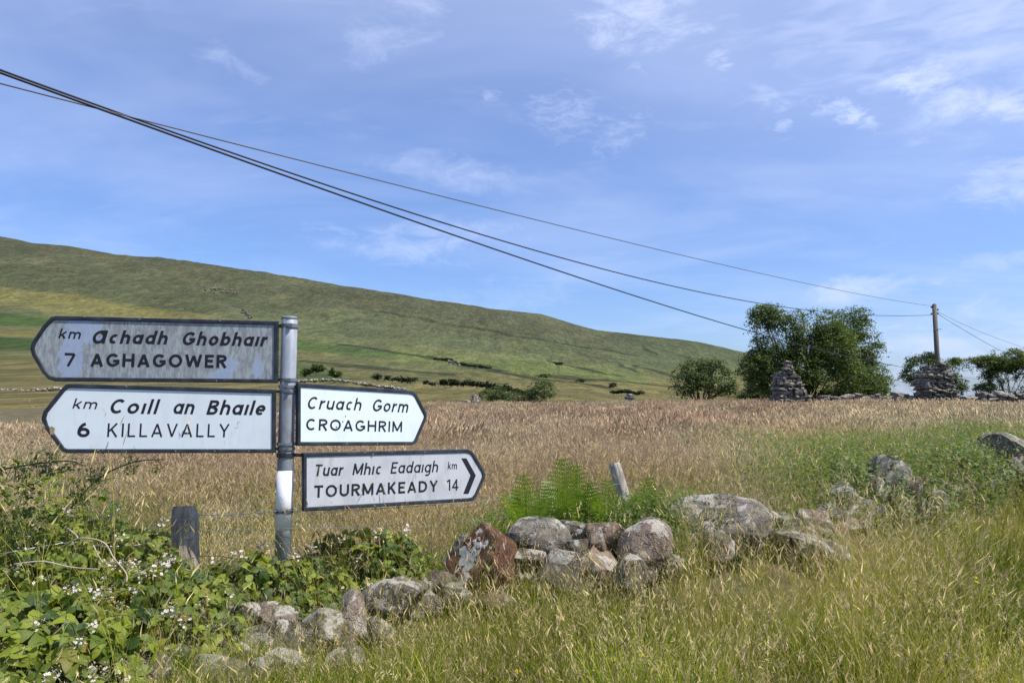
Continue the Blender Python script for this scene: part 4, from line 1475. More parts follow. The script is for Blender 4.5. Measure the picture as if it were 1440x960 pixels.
# ================================================================== trees and bushes
def leaf_cloud(mb_list, centers, normals, count, spread, size, seed):
    """centers: (n,3); returns arrays of small folded leaf faces"""
    rg = np.random.default_rng(seed)
    n = len(centers)
    C = np.repeat(centers, count, 0)
    N = np.repeat(normals, count, 0)
    # flattened spray
    off = rg.normal(size=C.shape) * spread
    off -= N * (off * N).sum(1)[:, None] * .65
    P = C + off
    d = rg.normal(size=P.shape); d[:, 2] *= .45
    d /= np.linalg.norm(d, axis=1)[:, None]
    nn = N + rg.normal(size=P.shape) * .55
    b = np.cross(nn, d); b /= np.linalg.norm(b, axis=1)[:, None] + 1e-9
    s = size * rg.uniform(.55, 1.25, len(P))[:, None]
    V = np.stack([P - d * s * .5, P + b * s * .32, P + d * s * .5, P - b * s * .32], 1).reshape(-1, 3)
    Fc = np.arange(len(P) * 4).reshape(-1, 4)
    tone = np.repeat(np.repeat(rg.random(n), count) * .7 + rg.random(len(P)) * .3, 4)
    return V, Fc, tone


def tree(label, name, cat, Y, lobes, base_u, n_spray, per, spread, size, seed, mat, limb_r=.14, group=None, n_limb=10, shell=.55, base_drop=0, thin=None):
    rg = np.random.default_rng(seed)
    m_ = px(Y)
    bx = (base_u - 720) / F * Y
    gz0 = gz(bx, Y) - base_drop
    root = empty(name, (bx, Y, gz0), label, cat, group)
    R0 = np.array([bx, Y, gz0])
    cs, ns = [], []
    tot = sum(a[2] * a[3] for a in lobes)
    lobe_c = []
    for (u, v, ru, rv) in lobes:
        c = np.array(at(u, v, Y)[:]); rx, rz = ru * m_, rv * m_; ry = (rx + rz) / 2 * .9
        lobe_c.append(c)
        k = int(n_spray * ru * rv / tot)
        d = rg.normal(size=(k, 3)); d /= np.linalg.norm(d, axis=1)[:, None]
        rad = shell + (1 - shell) * rg.random(k) ** .6
        rad *= 1 + rg.normal(size=k) * .10
        cs.append(c + d * rad[:, None] * np.array([rx, ry, rz]))
        nn = d * .5 + np.array([0, 0, .8]) + rg.normal(size=(k, 3)) * .25
        ns.append(nn / np.linalg.norm(nn, axis=1)[:, None])
    C = np.concatenate(cs); N = np.concatenate(ns)
    # gaps: drop sprays where a coarse noise is low
    gp = fbm(C[:, 0] / (.9 if size > .08 else .3) + seed, C[:, 2] / (.9 if size > .08 else .3) + C[:, 1] * .3, 3)
    keep = gp > (.36 if thin is None else thin)
    C, N = C[keep], N[keep]
    C[:, 2] = np.maximum(C[:, 2], gz0 + .1)
    V, Fc, tone = leaf_cloud(None, C, N, per, spread, size, seed + 1)
    me = fast_mesh('crown', V - R0, Fc, mat, {'tone': tone})
    link('crown', me, root)
    # trunk and limbs
    mb = MB()
    base = Vector((0, 0, -.1))
    tw = MB()
    for k in range(n_limb):
        c = lobe_c[k % len(lobe_c)] - R0
        tgt = Vector(c + rg.normal(size=3) * np.array([.35, .3, .3]) * lobes[k % len(lobes)][2] * m_ * .6)
        b0 = base + Vector((rg.normal() * limb_r * 2, rg.normal() * limb_r * 2, 0))
        pts = []
        mid = b0.lerp(tgt, .5) + Vector((rg.normal() * .2, rg.normal() * .2, .12)) * (tgt - b0).length * .3
        for t in np.linspace(0, 1, 8):
            p = b0 * (1 - t) ** 2 + mid * 2 * t * (1 - t) + tgt * t * t
            pts.append(p + Vector(rg.normal(size=3)) * .03 * t)
        r = limb_r * rg.uniform(.55, 1)
        mb.tube(pts, [r * (1 - .8 * t) for t in np.linspace(0, 1, 8)], 6)
        # twigs from the limb towards near sprays
        dd = np.linalg.norm(C - R0 - np.array(tgt), axis=1)
        for j in np.argsort(dd)[:14]:
            s0 = pts[int(rg.integers(3, 8))]
            e = Vector(C[j] - R0)
            m2 = s0.lerp(e, .5) + Vector(rg.normal(size=3)) * .12
            tw.tube([s0, m2, e], [r * .22, r * .14, r * .06], 4)
    mb.build('trunk', M['bark'], root, smooth=True)
    tw.build('branches', M['bark'], root)
    return root


tree('dark rounded tree half hidden behind the big hawthorn', 'hawthorn_tree', 'tree', 62,
     [(1196, 462, 28, 30), (1208, 492, 30, 28), (1225, 530, 24, 26), (1180, 500, 34, 40)], 1200, 1300, 30, .26, .16, 31, M['treeleaf'], .12, thin=.37)
tree('big spreading hawthorn tree behind the tapering stone pillar', 'hawthorn_tree', 'tree', 56,
     [(1085, 452, 34, 26), (1118, 462, 40, 30), (1150, 466, 36, 30), (1168, 490, 40, 36), (1082, 505, 36, 20), (1096, 532, 34, 22),
      (1135, 520, 40, 34), (1175, 532, 50, 30), (1215, 540, 34, 24), (1066, 518, 28, 26), (1072, 440, 22, 12), (1115, 545, 50, 20), (1092, 484, 34, 24), (1125, 492, 30, 22), (1190, 552, 60, 14)], 1130, 3600, 30, .23, .15, 33, M['treeleaf'], .09, n_limb=26, thin=.41)
tree('rounded green bush on the field edge left of the big tree', 'green_bush', 'bush', 66,
     [(982, 528, 32, 24), (1010, 536, 24, 20), (965, 540, 20, 18), (1000, 518, 20, 16), (1025, 545, 14, 10)], 985, 420, 30, .26, .17, 35, M['bushleaf'], .12, thin=.3)
tree('small dark bush between the rounded bush and the tapering pillar', 'dark_bush', 'bush', 60,
     [(1064, 540, 17, 13), (1072, 555, 26, 10), (1050, 556, 14, 8)], 1064, 160, 28, .2, .16, 37, M['bushleaf'], .07, thin=.2)
tree('wind-bent thorn tree growing behind the broad stone pillar', 'thorn_tree', 'tree', 46,
     [(1300, 515, 26, 16), (1285, 525, 18, 10), (1340, 522, 22, 18), (1345, 540, 14, 14), (1307, 502, 12, 7), (1345, 508, 6, 6), (1278, 532, 12, 5)], 1325, 900, 26, .12, .10, 39, M['treeleaf'], .06, n_limb=12, thin=.36)
tree('open-crowned thorn tree at the right edge beyond the low wall', 'thorn_tree', 'tree', 46,
     [(1395, 510, 26, 10), (1420, 505, 30, 14), (1440, 520, 30, 18), (1408, 528, 26, 12), (1385, 545, 16, 6), (1425, 548, 20, 16), (1368, 507, 10, 4), (1470, 520, 28, 22)], 1418, 2200, 26, .13, .10, 41, M['treeleaf'], .05, n_limb=16, thin=.33)
tree('green shrub at the end of the dark gorse hedge', 'green_bush', 'bush', 95,
     [(765, 548, 18, 13), (748, 555, 12, 9), (700, 552, 12, 10), (685, 556, 12, 8), (725, 558, 18, 6)], 760, 240, 24, .3, .22, 43, M['bushleaf'], .08, thin=.2)


def hedge(label, pts, Y, hpx, seed, name='gorse_hedge', cat='hedge', mat='farbush', size=.45):
    lob = []
    rg = np.random.default_rng(seed)
    for i in range(len(pts) - 1):
        (u0, v0), (u1, v1) = pts[i], pts[i + 1]
        n = max(2, int(abs(u1 - u0) / 6))
        for k in range(n):
            t = (k + rg.random() * .8) / n
            h = hpx * rg.uniform(.55, 1.1)
            lob.append((u0 + (u1 - u0) * t, v0 + (v1 - v0) * t - h * .3, rg.uniform(5, 9), h * .6))
    m_ = px(Y)
    cs = []
    for (u, v, ru, rv) in lob:
        c = np.array(at(u, v, Y)[:])
        d = rg.normal(size=(44, 3)); d /= np.linalg.norm(d, axis=1)[:, None]
        cs.append(c + d * np.array([ru * m_, ru * m_, rv * m_]) * rg.uniform(.3, 1, (44, 1)))
    C = np.concatenate(cs)
    N = np.tile([0, 0, 1.0], (len(C), 1))
    V, Fc, tone = leaf_cloud(None, C, N, 6, size * .5, size, seed)
    u, v = pts[0]
    p = at(u, v, Y)
    o = link(name, fast_mesh(name, V - np.array(p[:]), Fc, M[mat], {'tone': tone}), None, p)
    tag(o, label, cat)
    return o


hedge('long dark gorse hedge crossing the fields behind the right hand signs', [(618, 540), (660, 541), (690, 545), (715, 549), (735, 554), (750, 558)], 170, 10, 51)
hedge('short dark gorse clump at the left end of the hedge line', [(527, 532), (536, 533)], 190, 9, 52, 'gorse_clump', 'bush')
hedge('middle stretch of dark gorse hedge above the Croaghrim finger', [(545, 534), (582, 537)], 185, 9, 53)
hedge('low dark gorse stretch between the two hedge pieces', [(598, 539), (612, 541)], 178, 6, 54)
hedge('green bushes on the slope right of the pole', [(424, 530), (440, 522), (452, 520), (468, 527), (478, 530)], 230, 12, 55, 'green_bushes', 'bush', 'bushleaf', .7)
hedge('lone rounded bush on the pale green slope', [(757, 529), (770, 530)], 320, 6, 56, 'green_bush', 'bush', 'bushleaf', .8)
hedge('pair of small dark bushes below the lone rounded bush', [(810, 536), (825, 537)], 280, 5, 57, 'dark_bush', 'bush')
hedge('small upright bush above the ruined stone stump', [(859, 544), (864, 544)], 240, 7, 58, 'dark_bush', 'bush')
hedge('low dark hedge line left of the rounded field edge bush', [(860, 553), (872, 552), (880, 551), (895, 554), (902, 554)], 200, 5, 59)
hedge('dark tumbled wall line overgrown with bushes high on the slope', [(612, 505), (632, 507), (648, 513), (690, 518)], 520, 4, 60, 'overgrown_wall', 'wall', 'farbush', 1.0)
hedge('tiny thorn bush high on the open hillside', [(784, 512), (788, 512)], 600, 4, 61, 'thorn_bush', 'bush', 'farbush', 1.0)


def rubble(label, pts, Y, n, smin, smax, seed, name='rubble_wall', cat='stone wall', mat='st_pale'):
    rg = np.random.default_rng(seed)
    V0, F0 = ICO[2]
    Vs, Fs = [], []
    p0 = at(*pts[0], Y)
    cum = np.cumsum([0] + [abs(pts[i + 1][0] - pts[i][0]) + 1e-3 for i in range(len(pts) - 1)])
    for k in range(n):
        s = rg.random() * cum[-1]
        u = np.interp(s, cum, [p[0] for p in pts]); v = np.interp(s, cum, [p[1] for p in pts])
        q = np.array(at(u, v + rg.normal() * (.7 if Y < 400 else 2.2), Y + rg.normal() * .4)[:]) - np.array(p0[:])
        sz = rg.uniform(smin, smax, 3) * np.array([1.2, 1, .75])
        P = V0 * (1 + rg.normal(size=(len(V0), 1)) * .13) * sz + q
        Fs.append(F0 + len(V0) * k); Vs.append(P)
    o = link(name, fast_mesh(name, np.concatenate(Vs), np.concatenate(Fs), M[mat]), None, p0)
    tag(o, label, cat)
    return o


rubble('pale broken stone wall crossing the brown field at the left edge', [(-60, 549), (0, 549), (40, 549), (88, 546)], 120, 120, .12, .32, 71, mat='st_far')
rubble('low broken stone wall just above the Croaghrim finger', [(415, 536), (470, 534), (515, 540), (570, 548)], 125, 150, .14, .34, 72, mat='st_far')
rubble('scattered grey rocks beside the overgrown wall high on the slope', [(630, 508), (646, 512)], 515, 26, .5, 1.0, 73, 'rock_scatter', 'rocks', 'st_grey')
rubble('rocky outcrop on the upper slope above the grey finger', [(285, 405), (310, 408), (335, 412)], 1150, 22, 1.0, 2.4, 74, 'rock_outcrop', 'rocks', 'st_dark')
rubble('small rocky outcrop on the slope behind the top of the pole', [(340, 437), (355, 445)], 900, 18, .8, 1.8, 75, 'rock_outcrop', 'rocks', 'st_dark')


def boulder(label, u, v, w, h, Y, mt, seed, name='boulder', tc_=None):
    m_ = px(Y)
    me = stone_mesh(name, w * m_ / 2, w * m_ / 2 * .8, h * m_ / 2, M[mt], seed, 4, 9, .7, .15, tc_)
    o = link(name, me, None, at(u, v, Y), (0, 0, random.uniform(-.5, .5)))
    tag(o, label, 'boulder')


boulder('pale lichened boulder at the field edge right of the Croaghrim finger', 669, 563, 20, 16, 60, 'st_pale', 301)
boulder('low brownish boulder left of the pale field edge boulder', 650, 566, 24, 9, 60, 'st_brown', 302)
stump = empty('ruined_stone_stump', at(886, 566, 58), 'small ruined stone stump at the far edge of the brown field', 'stone ruin')
for k, (du, dv, w, h) in enumerate([(-7, 0, 9, 9), (2, 1, 10, 9), (9, 2, 8, 6), (-3, -7, 8, 7), (2, -7, 7, 6), (0, -11, 8, 3), (-10, 3, 6, 5), (13, 4, 7, 4)]):
    m_ = px(58)
    link('stone', BR[k], stump, (du * m_, random.uniform(-.1, .1), -dv * m_), (0, random.uniform(-.2, .2), random.uniform(-.3, .3)), (w * m_, .6, h * m_))
# field fence far off
for (u, v, h, lab) in [(949, 558, 9, 'left one of two thin far fence posts beside the rounded bush')]:
    mb = MB(); mb.tube([(0, 0, -.3), (0.02, 0, h * px(62))], .04, 6)
    o = mb.build('far_fence_post', M['wood']); o.location = at(u, v + 4, 62); tag(o, 'thin far fence post left of the rounded field edge bush', 'fence post')

# ================================================================== telegraph pole and cables
PT = at(1313.8, 428, 45.5)
pgz = gz(PT.x, 45.5)
pole = empty('telegraph_pole', (PT.x + .35, 45.5, pgz - .2), 'wooden telegraph pole rising behind the broad stone pillar', 'telegraph pole')
R0 = Vector(pole.location)
mb = MB()
pb = at(1321.5, 560, 45.5); pb.z = pgz - .2
mb.tube([PT - R0, PT + (pb - PT) * .5 - R0, pb - R0], [.125, .145, .165], 14)
mb.build('pole', M['poletimber'], pole, smooth=True)
mb = MB(); mb.tube([PT - R0 + Vector((0, 0, .04)), PT - R0 + Vector((0, 0, -.005))], [.04, .13], 14); mb.build('pole_cap', M['darkiron'], pole)
for (v, s) in ((432.5, -1), (442, -1), (436, 1), (441.5, 1)):
    q = at(1314.4, v, 45.5) - R0
    mb = MB(); mb.tube([q, q + Vector((s * .2, 0, .0))], .02, 6); mb.tube([q + Vector((s * .2, 0, -.02)), q + Vector((s * .2, 0, .09))], [.05, .035], 8)
    mb.build('insulator', M['darkiron'], pole)
q = at(1316.3, 463.5, 45.5) - R0
mb = MB(); mb.tube([q - Vector((.22, 0.13, 0)), q + Vector((.26, -.13, .03))], .018, 6); mb.build('step_bolt', M['darkiron'], pole)


def cable(label, pix, A, B, rad, mat='cable'):
    """cable hanging in the vertical plane through plan points A and B (x, y), passing the given pixels"""
    ax, ay = A; bx, by = B
    L = math.hypot(bx - ax, by - ay)
    ts, zs = [], []
    for (u, v) in pix:
        d = pdir(u, v)
        # solve camera ray (d.x*k, d.y*k) on the line A + s (B-A)
        det = d[0] * (-(by - ay)) + d[1] * (bx - ax)
        k = (ax * (-(by - ay)) + ay * (bx - ax)) / det
        s = ((d[0] * k - ax) * (bx - ax) + (d[1] * k - ay) * (by - ay)) / L ** 2
        ts.append(s); zs.append(EYE + d[2] * k)
    cf = np.polyfit(ts, zs, 2 if len(pix) < 5 else 3)
    S = np.linspace(min(ts) if min(ts) < 0.02 else 0, max(ts), 80)
    P = [Vector((ax + (bx - ax) * s, ay + (by - ay) * s, float(np.polyval(cf, s)))) for s in S]
    o0 = P[0].copy()
    mb = MB(); mb.tube([p - o0 for p in P], rad, 6)
    o = mb.build('overhead_cable', M[mat], None, smooth=True)
    o.location = o0
    tag(o, label, 'cable', 'overhead cables')


XP = PT.x
NEAR = (-7.2, 9.0)
cable('thin topmost overhead cable meeting the pole near its top', [(-60, 106), (0, 117), (115, 145), (300, 194), (410, 220), (720, 303), (1000, 368), (1180, 408), (1309, 430)], (XP - .2, 45.3), (-7.0, 7.6), .010, 'cablegrey')
cable('middle overhead cable tied below the top of the pole', [(-60, 76), (0, 97), (100, 136), (175, 163), (300, 207), (410, 243), (550, 290), (720, 342), (900, 391), (1060, 426), (1180, 440), (1309, 443)], (XP - .2, 45.3), (-7.3, 7.8), .014)
cable('lowest overhead cable sagging past the big tree', [(-60, 83), (0, 104), (100, 140), (175, 165), (300, 208), (410, 246.5), (550, 302), (720, 358), (860, 407), (1000, 449), (1060, 467), (1140, 489), (1240, 510), (1262, 515)],
      (at(1262, 515, 41.0).x, 41.0), (-6.8, 7.2), .015)
cable('cable running from the broad pillar side behind the right thorn tree', [(1262, 515), (1300, 522), (1360, 532), (1440, 534), (1520, 530)], (at(1262, 515, 44.3).x, 44.3), (at(1520, 530, 44.3).x, 44.3), .010, 'cablegrey')
cable('right hand overhead cable falling steeply behind the thorn tree', [(1318, 441), (1360, 466), (1408, 494), (1440, 509)], (XP + .1, 45.5), (at(1440, 509, 60).x, 60), .013)
cable('right hand overhead cable falling gently out of the picture', [(1318, 437.5), (1360, 459), (1400, 474), (1440, 489), (1500, 508)], (XP + .1, 45.5), (at(1500, 508, 60).x, 60), .010, 'cablegrey')

# ================================================================== grass
SRC = {}


def src_collection(name, meshes):
    c = bpy.data.collections.new(name)
    for i, me in enumerate(meshes):
        o = bpy.data.objects.new('%s_%02d' % (name, i), me)
        c.objects.link(o)
    return c


def tuft(name, seed, n, radius, h0, h1, width, lean, droop, mat, seg=4, heads=0.0, hw=.006, hl=.09, headstyle='plume', leafy=False):
    rg = np.random.default_rng(seed)
    Vs, Fs, H, Pt, Rn = [], [], [], [], []
    cnt = 0
    for k in range(n):
        a = rg.random() * 2 * pi; r = radius * sqrt(rg.random())
        p = np.array([r * cos(a), r * sin(a), 0.0])
        az = a + rg.normal() * .9
        L = rg.uniform(h0, h1)
        ln = abs(rg.normal()) * lean
        dr = rg.uniform(.3, 1) * droop
        isst = rg.random() < heads
        w = width * (.5 if isst else 1) * rg.uniform(.7, 1.3)
        face = rg.random() * pi
        side = np.array([cos(face), sin(face), 0])
        rn = rg.random()
        th = ln; q = p.copy()
        pts = [q.copy()]
        for s in range(seg):
            q = q + np.array([sin(th) * cos(az), sin(th) * sin(az), cos(th)]) * L / seg
            th += dr * (.5 + s) / seg * (0.6 if isst else 1.6)
            pts.append(q.copy())
        for s, q in enumerate(pts[:-1]):
            ww = w * (1 - .75 * s / seg)
            Vs += [q - side * ww / 2, q + side * ww / 2]
            H += [s / seg] * 2; Pt += [0, 0]; Rn += [rn, rn]
        Vs.append(pts[-1]); H.append(1.0); Pt.append(0); Rn.append(rn)
        for s in range(seg - 1):
            b = cnt + 2 * s
            Fs += [(b, b + 1, b + 3), (b, b + 3, b + 2)]
        Fs.append((cnt + 2 * seg - 2, cnt + 2 * seg - 1, cnt + 2 * seg))
        cnt += 2 * seg + 1
        if isst:
            # seed head along the last part and past the tip
            d = pts[-1] - pts[-2]; d /= np.linalg.norm(d)
            b0 = pts[-1] - d * hl * .4
            if headstyle == 'plume':
                for jj in range(2):
                    sd = side if jj == 0 else np.cross(d, side)
                    L2 = hl * rg.uniform(.8, 1.3); W2 = hw * rg.uniform(.7, 1.3)
                    dn = d + np.array([cos(az), sin(az), -.4]) * .16
                    tip = b0 + dn * L2
                    m1 = b0 + d * L2 * .35
                    Vs += [b0, m1 - sd * W2, m1 + sd * W2, tip]
                    Fs += [(cnt, cnt + 1, cnt + 2), (cnt + 1, cnt + 3, cnt + 2)]
                    H += [1] * 4; Pt += [1] * 4; Rn += [rn] * 4
                    cnt += 4
            else:   # open panicle: many tiny flecks
                for jj in range(9):
                    t = rg.random() ** .8
                    c = b0 + d * hl * 1.8 * t + rg.normal(size=3) * np.array([1, 1, .5]) * hw * 2.6 * (1.1 - t)
                    dd = d + rg.normal(size=3) * .6; sd = np.cross(dd, rg.normal(size=3)); sd /= np.linalg.norm(sd) + 1e-9
                    l_ = hw * 1.6
                    Vs += [c - dd * l_, c + sd * l_ * .35, c + dd * l_]
                    Fs += [(cnt, cnt + 1, cnt + 2)]
                    H += [1] * 3; Pt += [1] * 3; Rn += [rn] * 3
                    cnt += 3
    return fast_mesh(name, np.array(Vs), np.array(Fs), mat, {'h': np.array(H, float), 'part': np.array(Pt, float), 'rnd': np.array(Rn, float)})


def scatter(name, coll, nvar, P, rot, scl, col, label, cat, idx=None, seed=0):
    rg = np.random.default_rng(seed + 500)
    n = len(P)
    me = bpy.data.meshes.new(name)
    me.vertices.add(n)
    me.vertices.foreach_set('co', P.astype(np.float32).ravel())
    a = me.attributes.new('rot', 'FLOAT_VECTOR', 'POINT'); a.data.foreach_set('vector', rot.astype(np.float32).ravel())
    a = me.attributes.new('scl', 'FLOAT_VECTOR', 'POINT'); a.data.foreach_set('vector', scl.astype(np.float32).ravel())
    a = me.attributes.new('idx', 'INT', 'POINT'); a.data.foreach_set('value', (rg.integers(0, nvar, n) if idx is None else idx).astype(np.int32))
    cc = np.ones((n, 4), np.float32); cc[:, :3] = col
    a = me.attributes.new('col', 'FLOAT_COLOR', 'POINT'); a.data.foreach_set('color', cc.ravel())
    o = link(name, me)
    ng = bpy.data.node_groups.new(name + '_nodes', 'GeometryNodeTree')
    ng.interface.new_socket('Geometry', in_out='INPUT', socket_type='NodeSocketGeometry')
    ng.interface.new_socket('Geometry', in_out='OUTPUT', socket_type='NodeSocketGeometry')
    gi = ng.nodes.new('NodeGroupInput'); go = ng.nodes.new('NodeGroupOutput')
    ip = ng.nodes.new('GeometryNodeInstanceOnPoints')
    ci = ng.nodes.new('GeometryNodeCollectionInfo')
    ci.inputs['Collection'].default_value = coll
    ci.inputs['Separate Children'].default_value = True
    ci.inputs['Reset Children'].default_value = True

    def na(nm, t):
        x = ng.nodes.new('GeometryNodeInputNamedAttribute'); x.data_type = t; x.inputs['Name'].default_value = nm
        return [s for s in x.outputs if s.enabled][0] if False else x.outputs['Attribute']
    ng.links.new(gi.outputs[0], ip.inputs['Points'])
    ng.links.new(ci.outputs[0], ip.inputs['Instance'])
    ip.inputs['Pick Instance'].default_value = True
    ng.links.new(na('idx', 'INT'), ip.inputs['Instance Index'])
    ng.links.new(na('rot', 'FLOAT_VECTOR'), ip.inputs['Rotation'])
    ng.links.new(na('scl', 'FLOAT_VECTOR'), ip.inputs['Scale'])
    ng.links.new(ip.outputs[0], go.inputs[0])
    md = o.modifiers.new('scatter', 'NODES')
    md.node_group = ng
    tag(o, label, cat, None, 'stuff')
    return o


def rot_of(n, rg, tilt=.12):
    return np.stack([rg.normal(size=n) * tilt, rg.normal(size=n) * tilt, rg.random(n) * 2 * pi], 1)


# bramble domes (also used to keep grass out)
DOMES = [  # x, y, rx, ry, top z
    (-2.95, 4.25, .85, .55, 1.16), (-2.15, 3.75, .62, .5, .96), (-1.62, 3.38, .42, .42, .78), (-2.05, 2.95, .6, .5, .76),
    (-1.62, 2.72, .36, .30, .54), (-1.22, 3.78, .48, .20, .77), (-.78, 4.12, .40, .22, .85), (-1.75, 2.35, .5, .4, .66), (-3.3, 3.2, .8, .8, 1.0)]


def in_domes(x, y, k=1.0):
    r = np.zeros(len(x), bool)
    for (cx, cy, rx, ry, tz) in DOMES:
        r |= ((x - cx) / rx) ** 2 + ((y - cy) / ry) ** 2 < k
    return r


SP = [(at(s[0], s[1], s[4]).x, s[4], s[2] * px(s[4]) / 2) for s in STN]


def near_stone(x, y, k=.8):
    r = np.zeros(len(x), bool)
    for (cx, cy, rr) in SP:
        r |= (x - cx) ** 2 + (y - cy) ** 2 < (rr * k) ** 2
    return r


gm = M['grass']; gv = M['verge']
# ---- verge grass, in front of the wall
verge_src = [tuft('vg%d' % i, 10 + i, 60, .13, .12, .34, .0040, .22, .55, gv, 4) for i in range(4)] + \
            [tuft('vt%d' % i, 20 + i, 30, .13, .24, .50, .0030, .20, .45, gv, 5, .24, .0032, .040, 'plume') for i in range(4)] + \
            [tuft('vp%d' % i, 30 + i, 26, .13, .26, .54, .0026, .18, .35, gv, 5, .35, .0036, .045, 'panicle') for i in range(3)]
vc = src_collection('verge_tufts', verge_src)


def sample(n, seed, ulo, uhi, ylo, yhi, power=1.0):
    rg = np.random.default_rng(seed)
    U = rg.uniform(ulo, uhi, n)
    t = rg.random(n)
    Y = ylo * (yhi / ylo) ** (t ** power)
    return (U - 720) / F * Y, Y, U, rg


x, y, U, rg = sample(24000, 1, -400, 2150, 1.25, 13.0, .85)
front = wall_y(x) - y
k = (front > .05) & ~in_domes(x, y, .95) & ~near_stone(x, y, .55)
x, y, U, front = x[k], y[k], U[k], front[k]
n = len(x)
P = np.stack([x, y, terrain(x, y) - .01], 1)
nz = fbm(x * 1.1 + 3, y * 1.1, 4)
nz2 = fbm(x * 3.3 + 8, y * 3.3, 3)
# taller and drier by the wall, short and green at the road side
vpx = 560 + (EYE - .25) / y * F
side = sstep(x, 1.6, 3.4) * sstep(front, 1.2, 2.6)
green = np.clip(.76 + (nz - .5) * 2.6 + side * .25 + sstep(front, 1.5, 2.4) * .15, 0, 1)
idx = np.where(rg.random(n) < .50 + side * .2, rg.integers(0, 4, n), np.where(rg.random(n) < .5, rg.integers(4, 8, n), rg.integers(8, 11, n)))
s = rg.uniform(.7, 1.15, n) * (1 - .35 * side) * (.82 + .3 * nz2) * np.where(idx < 4, 1.15, .92)
s *= .62 + .48 * sstep(front, .15, 1.2)
s *= 1 - .15 * sstep(U, 600, 350)
s *= 1 - .40 * sstep(U, 930, 1020) * sstep(front, 1.5, .7)
s *= .50 + .65 * sstep(fbm(x * 2.6 + 40, y * 2.6, 3), .36, .58)
s *= 1 - .5 * sstep(y, 1.9, 1.3)
col = np.stack([np.clip(1.0 - green + rg.normal(size=n) * .16, 0, 1), np.clip(.5 + rg.normal(size=n) * .2, 0, 1), np.clip(rg.random(n) * .8, 0, 1)], 1)
col[:, 1] = np.clip(col[:, 1] + (fbm(x * 1.9 + 60, y * 1.9, 3) - .5) * 1.7, 0, 1)
scatter('verge_grass', vc, 11, P, rot_of(n, rg), np.stack([s, s, s * rg.uniform(.85, 1.2, n)], 1), col,
        'long green and golden verge grass with seed heads in front of the tumbled wall', 'grass', idx)

# ---- field grass behind the wall
field_src = [tuft('fg%d' % i, 50 + i, 60, .16, .22, .50, .0046, .26, .6, gm, 4, .0) for i in range(3)] + \
            [tuft('fh%d' % i, 60 + i, 66, .20, .30, .62, .0034, .20, .45, gm, 4, .55, .0055, .060, 'plume') for i in range(4)] + \
            [tuft('fp%d' % i, 70 + i, 60, .20, .30, .66, .0032, .20, .45, gm, 4, .65, .0055, .070, 'panicle') for i in range(3)]
fc = src_collection('field_tufts', field_src)
far_src = [tuft('ff%d' % i, 80 + i, 170, .6, .30, .62, .013, .22, .6, gm, 3, .6, .016, .12, 'plume') for i in range(4)] + \
          [tuft('fb%d' % i, 90 + i, 150, .6, .22, .45, .018, .3, .6, gm, 3, .0) for i in range(2)]
ffc = src_collection('far_field_tufts', far_src)


def field_edge(U):
    return np.interp(U, [-400, 0, 200, 420, 620, 1000, 1060, 1090, 1800], [20, 24, 30, 40, 58, 58, 50, 42.2, 42.2])


x, y, U, rg = sample(20000, 2, -250, 1700, 3.0, 16.0, 1.0)
front = wall_y(x) - y
k = (front < -.12) & ~in_domes(x, y, .95) & ~near_stone(x, y, .8)
k &= ~((np.abs(x - (397 - 720) / F * 3.86) < .12) & (y < 3.9) & (y > 3.6))
x, y, U, front = x[k], y[k], U[k], front[k]
n = len(x)
P = np.stack([x, y, terrain(x, y) - .01], 1)
nz = fbm(x * .55 + 3, y * .55, 4); nz2 = fbm(x * 2.3 + 8, y * 2.3, 3)
# greener belts: left of the pole near the fence, the weedy patch to the right
gr = np.clip((nz - .46) * 2.4, 0, .7) + .35 * sstep(nz2, .56, .68) + .30 * sstep(y, 7, 3.8) + .45 * sstep(U, 980, 1150) * sstep(y, 14, 8) + .15 * sstep(U, 500, 100) * sstep(y, 7, 5)
idx = np.where(rg.random(n) < .22 + .3 * gr, rg.integers(0, 3, n), np.where(rg.random(n) < .55, rg.integers(3, 7, n), rg.integers(7, 10, n)))
s = rg.uniform(.65, 1.0, n) * (.75 + .5 * nz2)
s *= np.interp(y, [4.0, 5.2, 7.0, 9.0], [.38, .55, .85, 1.0])
s *= 1 - .35 * sstep(U, 640, 720) * sstep(U, 1000, 940) * sstep(y, 5.8, 5.2)
s *= 1 - .28 * sstep(U, 1040, 1130) * sstep(y, 13.5, 10.5)
pk = np.clip(.38 + (fbm(x * .8, y * .8 + 9, 3) - .5) * 2 + .2 * sstep(y, 5, 10) - .4 * sstep(U, 950, 1200), 0, 1)
col = np.stack([np.clip(.86 - gr + rg.normal(size=n) * .14, 0, 1), np.clip(.52 + rg.normal(size=n) * .2, 0, 1), pk], 1)
col[:, 1] = np.clip(col[:, 1] + (fbm(x * 1.5 + 60, y * 1.5, 3) - .5) * 1.0, 0, 1)
scatter('field_grass', fc, 10, P, rot_of(n, rg), np.stack([s, s, s * rg.uniform(.85, 1.15, n)], 1), col,
        'tall straw-coloured meadow grass in seed just behind the tumbled wall', 'grass', idx)

